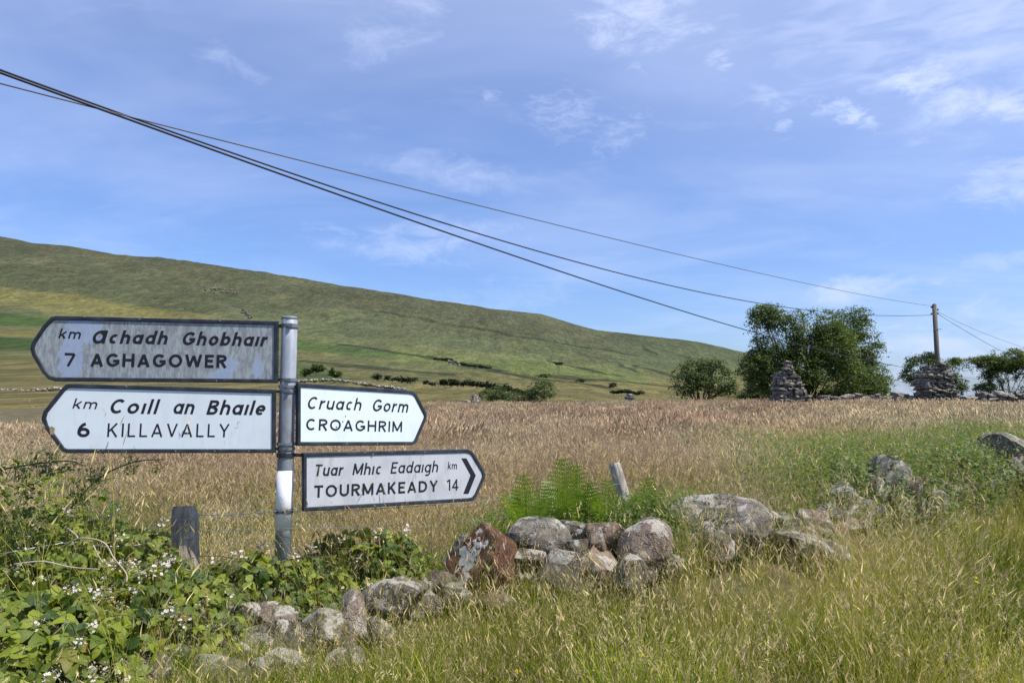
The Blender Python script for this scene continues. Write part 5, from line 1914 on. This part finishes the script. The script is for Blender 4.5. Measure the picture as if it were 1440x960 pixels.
x, y, U, rg = sample(17000, 3, -250, 1700, 13.0, 62.0, .9)
k = y < field_edge(U) - rg.random(len(x)) * 2
x, y, U = x[k], y[k], U[k]
n = len(x)
P = np.stack([x, y, terrain(x, y) - .02], 1)
nz = fbm(x * .16 + 3, y * .16, 4); nz2 = fbm(x * .5 + 8, y * .5, 3)
gr = np.clip((nz - .50) * 3.2, 0, .8) + .5 * sstep(nz2, .58, .7) + .22 * sstep(U, 1150, 1400)
idx = np.where(rg.random(n) < .15 + .6 * gr, rg.integers(4, 6, n), rg.integers(0, 4, n))
s = rg.uniform(.55, 1.0, n) * (.60 + .8 * nz2)
pk = np.clip(.38 + (nz2 - .5) * 2.4 - .5 * sstep(U, 1080, 1250), 0, 1)
col = np.stack([np.clip(.95 - gr + rg.normal(size=n) * .1, 0, 1), np.clip(.50 + (nz2 - .5) * .7 + rg.normal(size=n) * .25, 0, 1), pk], 1)
scatter('meadow_grass', ffc, 6, P, rot_of(n, rg, .08), np.stack([s, s, s], 1), col,
        'pinkish brown meadow grass covering the field out to the stone pillars', 'grass', idx)


# ---- sparse tall stalks
st_src = [tuft('st%d' % i, 120 + i, 7, .10, .40, .72, .0036, .18, .42, gv, 6, .85, .0026, .055, 'plume') for i in range(5)] + \
         [tuft('sp%d' % i, 130 + i, 6, .10, .40, .75, .0034, .18, .42, gv, 6, .9, .0040, .07, 'panicle') for i in range(3)]
stc = src_collection('stalk_tufts', st_src)
rg = np.random.default_rng(91)
xs, ys, ss, dd = [], [], [], []
for (uc, Yc, ru, rY, cnt, sc) in [(1230, 3.9, 110, .9, 220, .95), (1050, 3.6, 200, .8, 190, .88), (700, 3.4, 260, .6, 210, .78), (960, 4.55, 22, .2, 34, .9), (880, 3.9, 60, .12, 12, .55),
                                  (780, 3.8, 110, .12, 18, .5), (1150, 5.0, 120, .4, 50, .6), (1250, 5.6, 110, .5, 50, .55), (1350, 5.0, 160, 1.2, 110, .65), (1420, 8.0, 100, 1.5, 40, .6), (1000, 2.9, 420, .5, 170, .72), (700, 2.8, 420, .4, 110, .62),
                                  (560, 3.3, 100, .2, 26, .5), (380, 2.9, 80, .2, 16, .5), (470, 3.75, 50, .1, 10, .85), (600, 4.6, 260, .5, 160, .75), (200, 4.8, 260, .4, 110, .9),
                                  (1000, 6.2, 200, .8, 160, .85), (700, 6.5, 600, 1.6, 500, .95), (1200, 8, 200, 1.5, 220, 1.0), (1230, 10.5, 240, 3.0, 500, 1.1), (60, 3.4, 200, .6, 34, 1.15), (250, 3.0, 120, .4, 16, .95)]:
    uu = uc + rg.normal(size=cnt) * ru * .6; YY = np.maximum(Yc + rg.normal(size=cnt) * rY * .6, 1.9)
    xs.append((uu - 720) / F * YY); ys.append(YY); ss.append(rg.uniform(.75, 1.25, cnt) * sc * 1.06); dd.append(np.full(cnt, .85))
x = np.concatenate(xs); y = np.concatenate(ys); s_ = np.concatenate(ss)
k = ~near_stone(x, y, .6)
x, y, s_ = x[k], y[k], s_[k]
n = len(x)
P = np.stack([x, y, terrain(x, y) - .01], 1)
scatter('tall_stalks', stc, 8, P, rot_of(n, rg, .10), np.stack([s_, s_, s_], 1),
        np.stack([np.clip(.85 + rg.normal(size=n) * .15, 0, 1), np.clip(.62 + rg.normal(size=n) * .25, 0, 1), rg.random(n)], 1),
        'sparse tall dry grass stalks with pale drooping heads along the wall and verge', 'grass')


# ================================================================== leafy weeds
def weed_mesh(name, seed, n_stem, h0, h1, leafL, leafW, mat, spread=.12):
    rg = np.random.default_rng(seed)
    Vs, Fs, T = [], [], []
    c = 0
    for k in range(n_stem):
        a = rg.random() * 2 * pi; r = spread * sqrt(rg.random())
        p = np.array([r * cos(a), r * sin(a), 0.]); L = rg.uniform(h0, h1)
        ln = np.array([rg.normal() * .22, rg.normal() * .22, 1.0])
        tone = rg.random()
        nl = int(L / .028)
        Vs += [p - [.002, 0, 0], p + [.002, 0, 0], p + ln * L]; Fs.append((c, c + 1, c + 2)); T += [tone] * 3; c += 3
        for j in range(nl):
            t = .12 + .88 * j / nl
            q = p + ln * L * t
            an = j * 2.4 + rg.normal() * .3
            el = rg.uniform(.1, .8)
            d = np.array([cos(an) * cos(el), sin(an) * cos(el), sin(el)])
            sd = np.array([-sin(an), cos(an), 0])
            l_ = leafL * (1.1 - .6 * t) * rg.uniform(.7, 1.2); w_ = leafW * (1.1 - .5 * t)
            m1 = q + d * l_ * .45; tip = q + d * l_ + np.array([0, 0, -l_ * .25])
            Vs += [q, m1 - sd * w_ / 2, m1 + sd * w_ / 2, tip]
            Fs += [(c, c + 1, c + 2), (c + 1, c + 3, c + 2)]
            T += [(tone + rg.random() * .3) % 1] * 4
            c += 4
    return fast_mesh(name, np.array(Vs), np.array(Fs), mat, {'tone': np.array(T)})


wsrc = [weed_mesh('weed%d' % i, 200 + i, 10, .18, .36, .075, .026, M['weed']) for i in range(3)] + \
       [weed_mesh('weedf%d' % i, 210 + i, 12, .22, .40, .06, .010, M['weed']) for i in range(3)]
wc = src_collection('weed_plants', wsrc)
xs, ys, ss = [], [], []
rg = np.random.default_rng(12)
# patches: (u centre, Y, ru px, rY, count, scale, finer)
ii = []
for (uc, Yc, ru, rY, cnt, sc, fin) in [(1230, 10.0, 210, 3.0, 1300, 1.7, .35), (1110, 8.6, 110, 2.2, 380, 1.35, .6), (1360, 12.0, 90, 2.6, 420, 1.8, .3), (1190, 7.6, 90, .8, 160, 1.1, .3), (1000, 5.9, 120, .9, 130, .9, .6),
                                       (850, 4.95, 150, .34, 300, 1.25, .75), (930, 5.15, 60, .34, 110, 1.35, 1), (560, 4.3, 90, .25, 90, .7, .2), (640, 4.5, 60, .25, 50, .55, .2),
                                       (450, 4.15, 90, .3, 80, .6, .2), (90, 4.6, 140, .4, 120, 1.3, .7), (1060, 5.9, 70, .5, 70, .6, .5), (330, 4.2, 60, .2, 50, .5, .3), (1420, 8.7, 60, .8, 60, .7, .5)]:
    uu = uc + rg.normal(size=cnt) * ru * .5; YY = Yc + rg.normal(size=cnt) * rY * .5
    YY = np.maximum(YY, wall_y((uu - 720) / F * YY) + .1)
    xs.append((uu - 720) / F * YY); ys.append(YY); ss.append(rg.uniform(.7, 1.15, cnt) * sc)
    ii.append(np.where(rg.random(cnt) < fin, rg.integers(3, 6, cnt), rg.integers(0, 3, cnt)))
x = np.concatenate(xs); y = np.concatenate(ys); s = np.concatenate(ss); ii = np.concatenate(ii)
P = np.stack([x, y, terrain(x, y) - .01], 1)
scatter('undergrowth', wc, 6, P, rot_of(len(x), rg, .15), np.stack([s, s, s], 1), np.ones((len(x), 3)),
        'green leafy undergrowth and weeds crowding behind the tumbled boulders', 'weeds', ii)


# ================================================================== ferns
def frond_mesh(seed, L=.5, W=.15, pairs=30):
    rg = np.random.default_rng(seed)
    Vs, Fs, T = [], [], []
    c = 0
    def rach(t):
        return np.array([0, .28 * L * t ** 2.2, L * (t - .06 * t * t)])
    pr = [rach(t) for t in np.linspace(0, 1, 12)]
    for i in range(11):
        w = .0035 * (1 - .8 * i / 11)
        Vs += [pr[i] - [w, 0, 0], pr[i] + [w, 0, 0], pr[i + 1] + [w * .9, 0, 0], pr[i + 1] - [w * .9, 0, 0]]
        Fs += [(c, c + 1, c + 2), (c, c + 2, c + 3)]; T += [.85] * 4; c += 4
    for i in range(pairs):
        t = .10 + .88 * i / pairs
        p = rach(t)
        ln = W * (sin(pi * min(1, (t + .12) * .86)) ** .8) * rg.uniform(.92, 1.05)
        for sd in (-1, 1):
            d = np.array([sd * cos(.35), .12 + rg.normal() * .05, sin(.35) + rg.normal() * .05]); d /= np.linalg.norm(d)
            upv = np.array([0, .35, .9]); upv -= d * d.dot(upv); upv /= np.linalg.norm(upv)
            npn = max(4, int(ln / .0085))
            tn = rg.random() * .25 + .3
            for j in range(npn):
                s0 = j / npn
                q = p + d * ln * s0 + np.array([0, -.10 * ln * s0 ** 2, -.18 * ln * s0 ** 2])
                ll = .0145 * (1 - s0 * .75) * (ln / W + .3)
                q2 = q + d * ln / npn * .95
                for ud in (-1, 1):
                    tip = (q + q2) / 2 + upv * ud * ll + d * ll * .4
                    Vs += [q, q2, tip]; Fs.append((c, c + 1, c + 2)); T += [tn + s0 * .2] * 3; c += 3
    return fast_mesh('frond', np.array(Vs), np.array(Fs), M['fern'], {'tone': np.array(T)})


FR = [frond_mesh(400 + i, .5, .066 + .008 * i, 22) for i in range(4)]


def fern(label, u, Y, fronds, name='fern'):
    p = at(u, 560, Y); p.z = gz(p.x, Y) - .01
    root = empty(name, p, label, 'fern')
    for (az, tilt, L) in fronds:
        o = link('frond', random.choice(FR), root, (0, 0, 0), None, (L * 1.32 / .5,) * 3)
        o.rotation_euler = (Matrix.Rotation(radians(az), 4, 'Z') @ Matrix.Rotation(radians(-tilt), 4, 'X')).to_euler()
    return root


def fr(n, tl=(8, 35), L=(.3, .48), azs=None):
    return [((azs[i] if azs else random.uniform(0, 360)), random.uniform(*tl), random.uniform(*L)) for i in range(n)]


fern('tall upright fern with a single bright spire above the smooth grey boulder', 792, 4.75, [(175, 3, .63), (20, 12, .5), (60, 28, .42), (-60, 30, .44), (150, 25, .40), (-140, 25, .4), (90, 35, .38)])
fern('pale feathery fern left of the tallest fern', 735, 4.7, [(170, 8, .50), (12, 16, .46), (70, 26, .38), (-75, 26, .36), (190, 20, .40)])
fern('darker fern between the pale one and the tallest one', 760, 4.85, [(185, 6, .50), (10, 18, .46), (80, 22, .4), (-60, 24, .40), (140, 22, .36)])
fern('small yellow-green fern leaning beside the rust boulder', 708, 4.55, [(165, 14, .42), (200, 24, .34), (95, 30, .30), (-95, 25, .25)])
fern('bushy fern just left of the leaning pale post', 845, 4.95, fr(12, (5, 35), (.34, .46)))
fern('fine-leaved fern just right of the leaning pale post', 912, 5.05, fr(12, (5, 35), (.34, .46)))
fern('fern rising behind the brown speckled boulder', 868, 5.0, fr(9, (4, 30), (.36, .48)))
fern('fern beside the left shoulder of the flat-topped slab', 948, 5.3, fr(9, (5, 35), (.34, .46)))
fern('upright fern directly behind the smooth grey boulder', 742, 4.6, [(172, 2, .56), (150, 12, .5), (200, 14, .5), (80, 30, .4)])
fern('bright fern right behind the tallest fern', 808, 4.95, [(178, 3, .60), (195, 10, .54), (155, 12, .52), (-80, 28, .4)])
fern('bright fern close left of the leaning pale post', 852, 5.1, [(175, 4, .52), (160, 14, .48), (205, 14, .46)])
fern('bright fern right of the leaning pale post', 905, 5.3, [(176, 4, .50), (155, 16, .46), (200, 12, .48)])
fern('low fern between tallest fern and bushy fern', 818, 4.9, fr(9, (5, 35), (.32, .48)))


# ================================================================== brambles
def leaflet(L, W, fold, droop, seed):
    """one serrated ovate leaflet along +Y from origin; returns verts, faces, lx, ly"""
    rg = np.random.default_rng(seed)
    n = 7
    vs, lx, ly = [], [], []
    for i in range(n + 1):
        t = i / n
        wv = W / 2 * (sin(pi * t ** .75) ** .8) * (1 + (.05 if i % 2 else -.05))
        y_ = L * t; z_ = -droop * L * t * t
        if i == 0 or i == n: wv = .0005
        vs += [(-wv, y_ - (.0 if i % 2 else .02 * L), z_ + fold * wv), (0, y_, z_), (wv, y_ - (.0 if i % 2 else .02 * L), z_ + fold * wv)]
        lx += [-1, 0, 1]; ly += [t, t, t]
    fs = []
    for i in range(n):
        b = 3 * i
        fs += [(b, b + 1, b + 4, b + 3), (b + 1, b + 2, b + 5, b + 4)]
    return np.array(vs), fs, np.array(lx), np.array(ly)


def trefoil(seed, L=.065, five=False):
    rg = np.random.default_rng(seed)
    mb = MB()
    angs = [0, 72, -72] + ([130, -130] if five else [])
    for k, a in enumerate(angs):
        l_ = L * (1 if k == 0 else .85) * rg.uniform(.9, 1.1)
        V, Fc, lx, ly = leaflet(l_, l_ * rg.uniform(.66, .8), rg.uniform(.15, .4), rg.uniform(.1, .45), seed + k)
        V[:, 1] += .008 if k == 0 else .002
        ta = rg.normal() * .2
        V = V @ np.array([[cos(ta), 0, -sin(ta)], [0, 1, 0], [sin(ta), 0, cos(ta)]])
        an = radians(a + rg.normal() * 8)
        R = np.array([[cos(an), -sin(an), 0], [sin(an), cos(an), 0], [0, 0, 1]])
        mb.add(V @ R.T, Fc, lx=lx, ly=ly, tone=rg.random() * .06)
    return mb


TREF = [trefoil(500 + i, .062, i % 3 == 0) for i in range(6)]
TREFM = [t.mesh('leaf', M['bramble'], True) for t in TREF]
TV = [(np.concatenate(t.v), t.f, np.concatenate(t.at['lx']), np.concatenate(t.at['ly'])) for t in TREF]


def flower_mesh(seed, n=9, spread=.019):
    """cluster of small five-petalled white flowers; petals and buds in one mesh"""
    rg = np.random.default_rng(seed)
    V, Fc, mats = [], [], []
    c = 0
    for k in range(n):
        o = rg.normal(size=3) * spread * np.array([1, 1, .7]) + np.array([0, 0, .02])
        nrm = np.array([rg.normal() * .5, -.5 + rg.normal() * .5, 1.0]); nrm /= np.linalg.norm(nrm)
        a = np.cross(nrm, [1, 0, 0]); a /= np.linalg.norm(a); b = np.cross(nrm, a)
        if rg.random() < .5:
            r = .0038
            for s in range(4):
                an = s * pi / 2
                V.append(o + (a * cos(an) + b * sin(an)) * r)
            V += [o + nrm * r * 1.5, o - nrm * r * 1.5]
            for s in range(4):
                Fc += [(c + s, c + (s + 1) % 4, c + 4), (c + (s + 1) % 4, c + s, c + 5)]; mats += [1, 1]
            c += 6
            continue
        R = rg.uniform(.0052, .0088)
        for s in range(5):
            an = s * 2 * pi / 5 + rg.random() * .2
            d = a * cos(an) + b * sin(an); e = -a * sin(an) + b * cos(an)
            V += [o, o + d * R * .7 - e * R * .38 + nrm * .001, o + d * R + nrm * .002, o + d * R * .7 + e * R * .38 + nrm * .001]
            Fc += [(c, c + 1, c + 2), (c, c + 2, c + 3)]; mats += [0, 0]; c += 4
        V += [o + nrm * .0025 + a * .0025, o + nrm * .0025 - a * .0015 + b * .002, o + nrm * .0025 - a * .0015 - b * .002]
        Fc += [(c, c + 1, c + 2)]; mats += [1]; c += 3
    me = fast_mesh('flower_cluster', np.array(V), np.array(Fc), M['petal'])
    me.materials.append(M['sepal'])
    me.polygons.foreach_set('material_index', mats)
    return me


FLW = [flower_mesh(600 + i, 11 + 3 * i) for i in range(5)]
DLAB = ['tallest green bramble mound at the far left below the Killavally finger', 'bramble mound left of the stout fence post with arching canes', 'white-flowering bramble clump in front of the stout fence post',
        'bramble mound with yellowing leaves near the left edge', 'broad-leaved bramble in the bottom left hanging over the lowest stones', 'low flowering bramble round the foot of the sign pole',
        'dark leafy bramble clump below the Tourmakeady finger', 'large-leaved bramble in the bottom left corner', 'bramble mound running out past the left edge']
NIND = [40, 60, 60, 65, 70, 45, 45, 45, 10]
NFOL = [1100, 1100, 620, 950, 420, 480, 420, 650, 700]
NFLW = [4, 20, 34, 30, 12, 14, 4, 9, 1]
for di, (cx, cy, rx, ry, tz) in enumerate(DOMES):
    rg = np.random.default_rng(700 + di)
    base = gz(cx, cy)
    root = empty('bramble_bush', (cx, cy, base), DLAB[di], 'bramble', 'brambles round the signpost and wall end')
    H = tz - base

    def surf(k, shell_lo=.6):
        a = rg.random(k) * 2 * pi; rr = np.sqrt(rg.random(k))
        x_ = rr * np.cos(a); y_ = rr * np.sin(a)
        hh = np.sqrt(np.clip(1 - rr ** 2.4, .02, 1)) * (.80 + .35 * (fbm(cx * 3 + x_ * 2.2 + 5, cy * 3 + y_ * 2.2, 3)))
        sc = rg.uniform(shell_lo, 1.0, k)
        P_ = np.stack([x_ * rx * (1 + .08 * rg.normal(size=k)), y_ * ry * (1 + .08 * rg.normal(size=k)), H * hh * sc], 1)
        nrm = np.stack([x_ * .7, y_ * .7 - .25, np.full(k, .75)], 1) + rg.normal(size=(k, 3)) * .38
        nrm /= np.linalg.norm(nrm, axis=1)[:, None]
        return P_, nrm

    def frame(nv):
        z = Vector(nv)
        q = z.to_track_quat('Z', 'Y').to_matrix()
        return q @ Matrix.Rotation(rg.random() * 2 * pi, 3, 'Z')
    big_ = 1.02 if cy < 3.0 else (.62 if di in (0, 1, 8) else .78)
    Pf, Nf = surf(NFOL[di], .25)
    Vs, Fs, LX, LY, TN, c = [], [], [], [], [], 0
    for p_, n_ in zip(Pf, Nf):
        V0, F0, l1, l2 = TV[int(rg.integers(0, 6))]
        R_ = np.array(frame(n_)) * rg.uniform(.55, 1.05) * big_
        Vs.append(V0 @ R_.T + p_)
        Fs.append(np.array(F0) + c); c += len(V0)
        LX.append(l1); LY.append(l2); TN.append(np.full(len(V0), rg.random()))
    me = fast_mesh('foliage', np.concatenate(Vs), np.concatenate(Fs), M['bramble'],
                   {'lx': np.concatenate(LX), 'ly': np.concatenate(LY), 'tone': np.concatenate(TN)})
    o = link('foliage', me, root); o['kind'] = 'stuff'
    Pi, Ni = surf(NIND[di], .96)
    for p_, n_ in zip(Pi, Ni):
        o = link('leaf', TREFM[int(rg.integers(0, 6))], root, p_, None, (rg.uniform(.8, 1.2) * big_,) * 3)
        o.rotation_euler = frame(n_).to_euler()
    Pw, Nw = surf(NFLW[di], 1.0)
    for p_, n_ in zip(Pw, Nw):
        o = link('flower_cluster', FLW[int(rg.integers(0, 5))], root, p_ + np.array([0, 0, .03]), (0, 0, rg.random() * 6.28), (rg.uniform(.7, 1.2),) * 3)
    # canes
    for k in range(5):
        a = rg.random() * 2 * pi
        s0 = Vector((rg.normal() * rx * .3, rg.normal() * ry * .3, -.02))
        e = Vector((cos(a) * rx * 1.1, sin(a) * ry * 1.1, H * rg.uniform(.3, .8)))
        mid = (s0 + e) / 2 + Vector((0, 0, H * 1.1))
        pts = [s0 * (1 - t) ** 2 + mid * 2 * t * (1 - t) + e * t * t for t in np.linspace(0, 1, 12)]
        mb = MB(); mb.tube(pts, [.0042 * (1 - .7 * t) for t in np.linspace(0, 1, 12)], 6)
        mb.build('cane', M['cane' if k % 3 else 'greenstem'], root, smooth=True)

br1 = next(o for o in bpy.data.objects if o.get('label') == DLAB[1])
B0 = Vector(br1.location)


def cane(parent, pts, r0, r1, mat, lab=None):
    P = [at(*p) - Vector(parent.location) for p in pts]
    Q = []
    for i in range(len(P) - 1):
        for k in range(6):
            t = k / 6
            p0 = P[max(i - 1, 0)]; p1 = P[i]; p2 = P[i + 1]; p3 = P[min(i + 2, len(P) - 1)]
            Q.append(.5 * ((2 * p1) + (p2 - p0) * t + (2 * p0 - 5 * p1 + 4 * p2 - p3) * t * t + (3 * p1 - p0 - 3 * p2 + p3) * t ** 3))
    Q.append(P[-1])
    mb = MB(); n_ = len(Q)
    mb.tube(Q, [r0 + (r1 - r0) * i / (n_ - 1) for i in range(n_)], 6)
    o = mb.build('cane', M[mat], parent, smooth=True)
    if lab: o['label'] = lab


cane(br1, [(80, 774, 3.4), (110, 757, 3.35), (145, 762, 3.3), (160, 784, 3.25), (177, 805, 3.2), (178, 818, 3.15)], .0042, .0025, 'deadcane', 'bare grey dead cane')
cane(br1, [(20, 793, 3.2), (60, 789, 3.2), (100, 797, 3.2), (140, 800, 3.2)], .004, .002, 'deadcane', 'bare grey dead cane')
cane(br1, [(131, 766, 3.3), (138, 780, 3.28), (145, 792, 3.28)], .003, .0022, 'deadcane', 'bare grey dead cane')
cane(br1, [(75, 892, 2.7), (88, 880, 2.7), (95, 868, 2.7)], .003, .002, 'deadcane')
cane(br1, [(95, 742, 3.4), (107, 752, 3.38), (110, 758, 3.36)], .0028, .0028, 'deadcane')
cane(br1, [(0, 660, 3.9), (50, 652, 3.85), (95, 648, 3.8), (120, 655, 3.8)], .005, .003, 'cane', 'arching brown cane')
cane(br1, [(95, 720, 3.7), (130, 680, 3.7), (160, 660, 3.7), (195, 648, 3.7), (232, 646, 3.7)], .005, .002, 'cane', 'arching brown cane')
cane(br1, [(180, 815, 3.15), (215, 806, 3.1), (240, 830, 3.05), (248, 842, 3.0)], .0022, .0012, 'greenstem')

# nettle-like saplings: thin leafy sprays on the arching canes
mbs = weed_mesh('spray', 801, 14, .10, .22, .05, .016, M['weed'], .05)
for (u, v, Y, s, az) in [(20, 665, 3.9, 1.3, 0), (60, 660, 3.85, 1.1, 1), (100, 655, 3.8, 1.0, 2), (140, 668, 3.7, .9, 3), (185, 655, 3.7, .8, 4), (215, 655, 3.7, .6, 5), (40, 690, 3.8, 1.4, 2), (110, 700, 3.75, 1.1, .5), (-20, 680, 3.9, 1.4, .5), (75, 640, 3.9, .6, .5)]:
    o = link('leafy_spray', mbs, br1, at(u, v + 12, Y) - B0, (random.uniform(-.3, .3), random.uniform(-.3, .3), az), (s, s, s))

# ---- small flowers in the verge
def yflower():
    mb = MB()
    mb.tube([(0, 0, 0), (.01, 0, .12), (.004, .004, .24)], [.0013, .0011, .001], 4)
    return mb.mesh('stem', M['greenstem'])


def yhead():
    mb = MB()
    for s in range(12):
        a = 2 * pi * s / 12
        d = np.array([cos(a), sin(a), .25]); e = np.array([-sin(a), cos(a), 0])
        mb.add([(0, 0, 0), tuple(d * .009 - e * .0022), tuple(d * .012), tuple(d * .009 + e * .0022)], [(0, 1, 2, 3)])
    mb.tube([(0, 0, -.004), (0, 0, .003)], [.002, .004], 7)
    return mb.mesh('flower_head', M['yellow'])


ys_, yh_ = yflower(), yhead()
SPOTS = [(1322, 717), (1332, 721), (1356, 822), (1372, 812), (1373, 818), (1354, 812), (1366, 840), (1325, 875), (1337, 876), (1268, 887), (1257, 894), (1380, 886), (1413, 890), (1423, 888), (1268, 930), (1278, 934),
         (1430, 780), (1432, 776), (902, 921), (862, 927), (728, 944), (1404, 850), (830, 952), (1300, 905), (1240, 868), (1345, 740)]
for i, (u, v) in enumerate(SPOTS):
    # find the depth at which the ground lies .24 m under this line of sight
    bestY = min(np.linspace(2.2, 9, 120), key=lambda Y: abs(float(at(u, v, Y).z) - .25 - gz(at(u, v, Y).x, Y)))
    h = at(u, v, bestY)
    root = empty('yellow_flower', (h.x - .004, h.y - .004, h.z - .24), 'small yellow hawkbit flower on a thin stem in the verge grass', 'flower', 'yellow flowers dotted through the verge grass')
    link('stem', ys_, root); link('flower_head', yh_, root, (.004, .004, .24), (random.uniform(-.1, .5), random.uniform(-.3, .3), 0), (1.15,) * 3)
# yellowed leaves and white umbel spots behind the boulders
WL_ = ['white flower just left of the peaked boulder top', 'white flower above the peaked boulder', 'white flower in the weeds left of the peaked boulder', 'white flower at the left end of the green weed patch',
       'highest white flower in the weeds above the peaked boulder', 'white flower above the pinkish loaf-shaped stone', 'white flower above the right end of the pinkish loaf-shaped stone', 'rightmost white flower in the green weed patch',
       'white flower just right of the big flat-topped slab', 'white flower behind the top of the rust boulder', 'white flower between the rust boulder and the smooth grey boulder',
       'white flower above the long dark tilted stone', 'white flower in the meadow behind the flat-topped slab']
for wi, (u, v, Y, sc) in enumerate([(1238, 660, 7.4, 1.6), (1262, 643, 7.6, 1.5), (1185, 655, 7.6, 1.5), (1107, 680, 6.8, 1.4), (1275, 625, 8.5, 1.5), (1120, 700, 6.4, 1.2), (1150, 702, 6.4, 1.2), (1320, 628, 9.0, 1.4), (1085, 725, 5.6, 1.3), (678, 752, 4.4, .8), (700, 760, 4.35, .7), (520, 822, 3.75, 1.1), (990, 640, 9, 1)]):
    p = at(u, v, Y); z0 = gz(p.x, Y)
    root = empty('white_umbel_flower', (p.x, Y, z0), WL_[wi], 'flower', 'white flowers behind the tumbled wall')
    mb = MB(); mb.tube([(0, 0, 0), (.01, 0, (p.z - z0) * .5), (0, 0, p.z - z0)], [.003, .002, .0015], 5); mb.build('stem', M['greenstem'], root)
    link('flower_head', FLW[1], root, (0, 0, p.z - z0 - .02), (0, 0, random.random()), (sc * .8,) * 3)
# yellow leaf patches in the clump below the Tourmakeady finger
print('objects', len(bpy.data.objects))
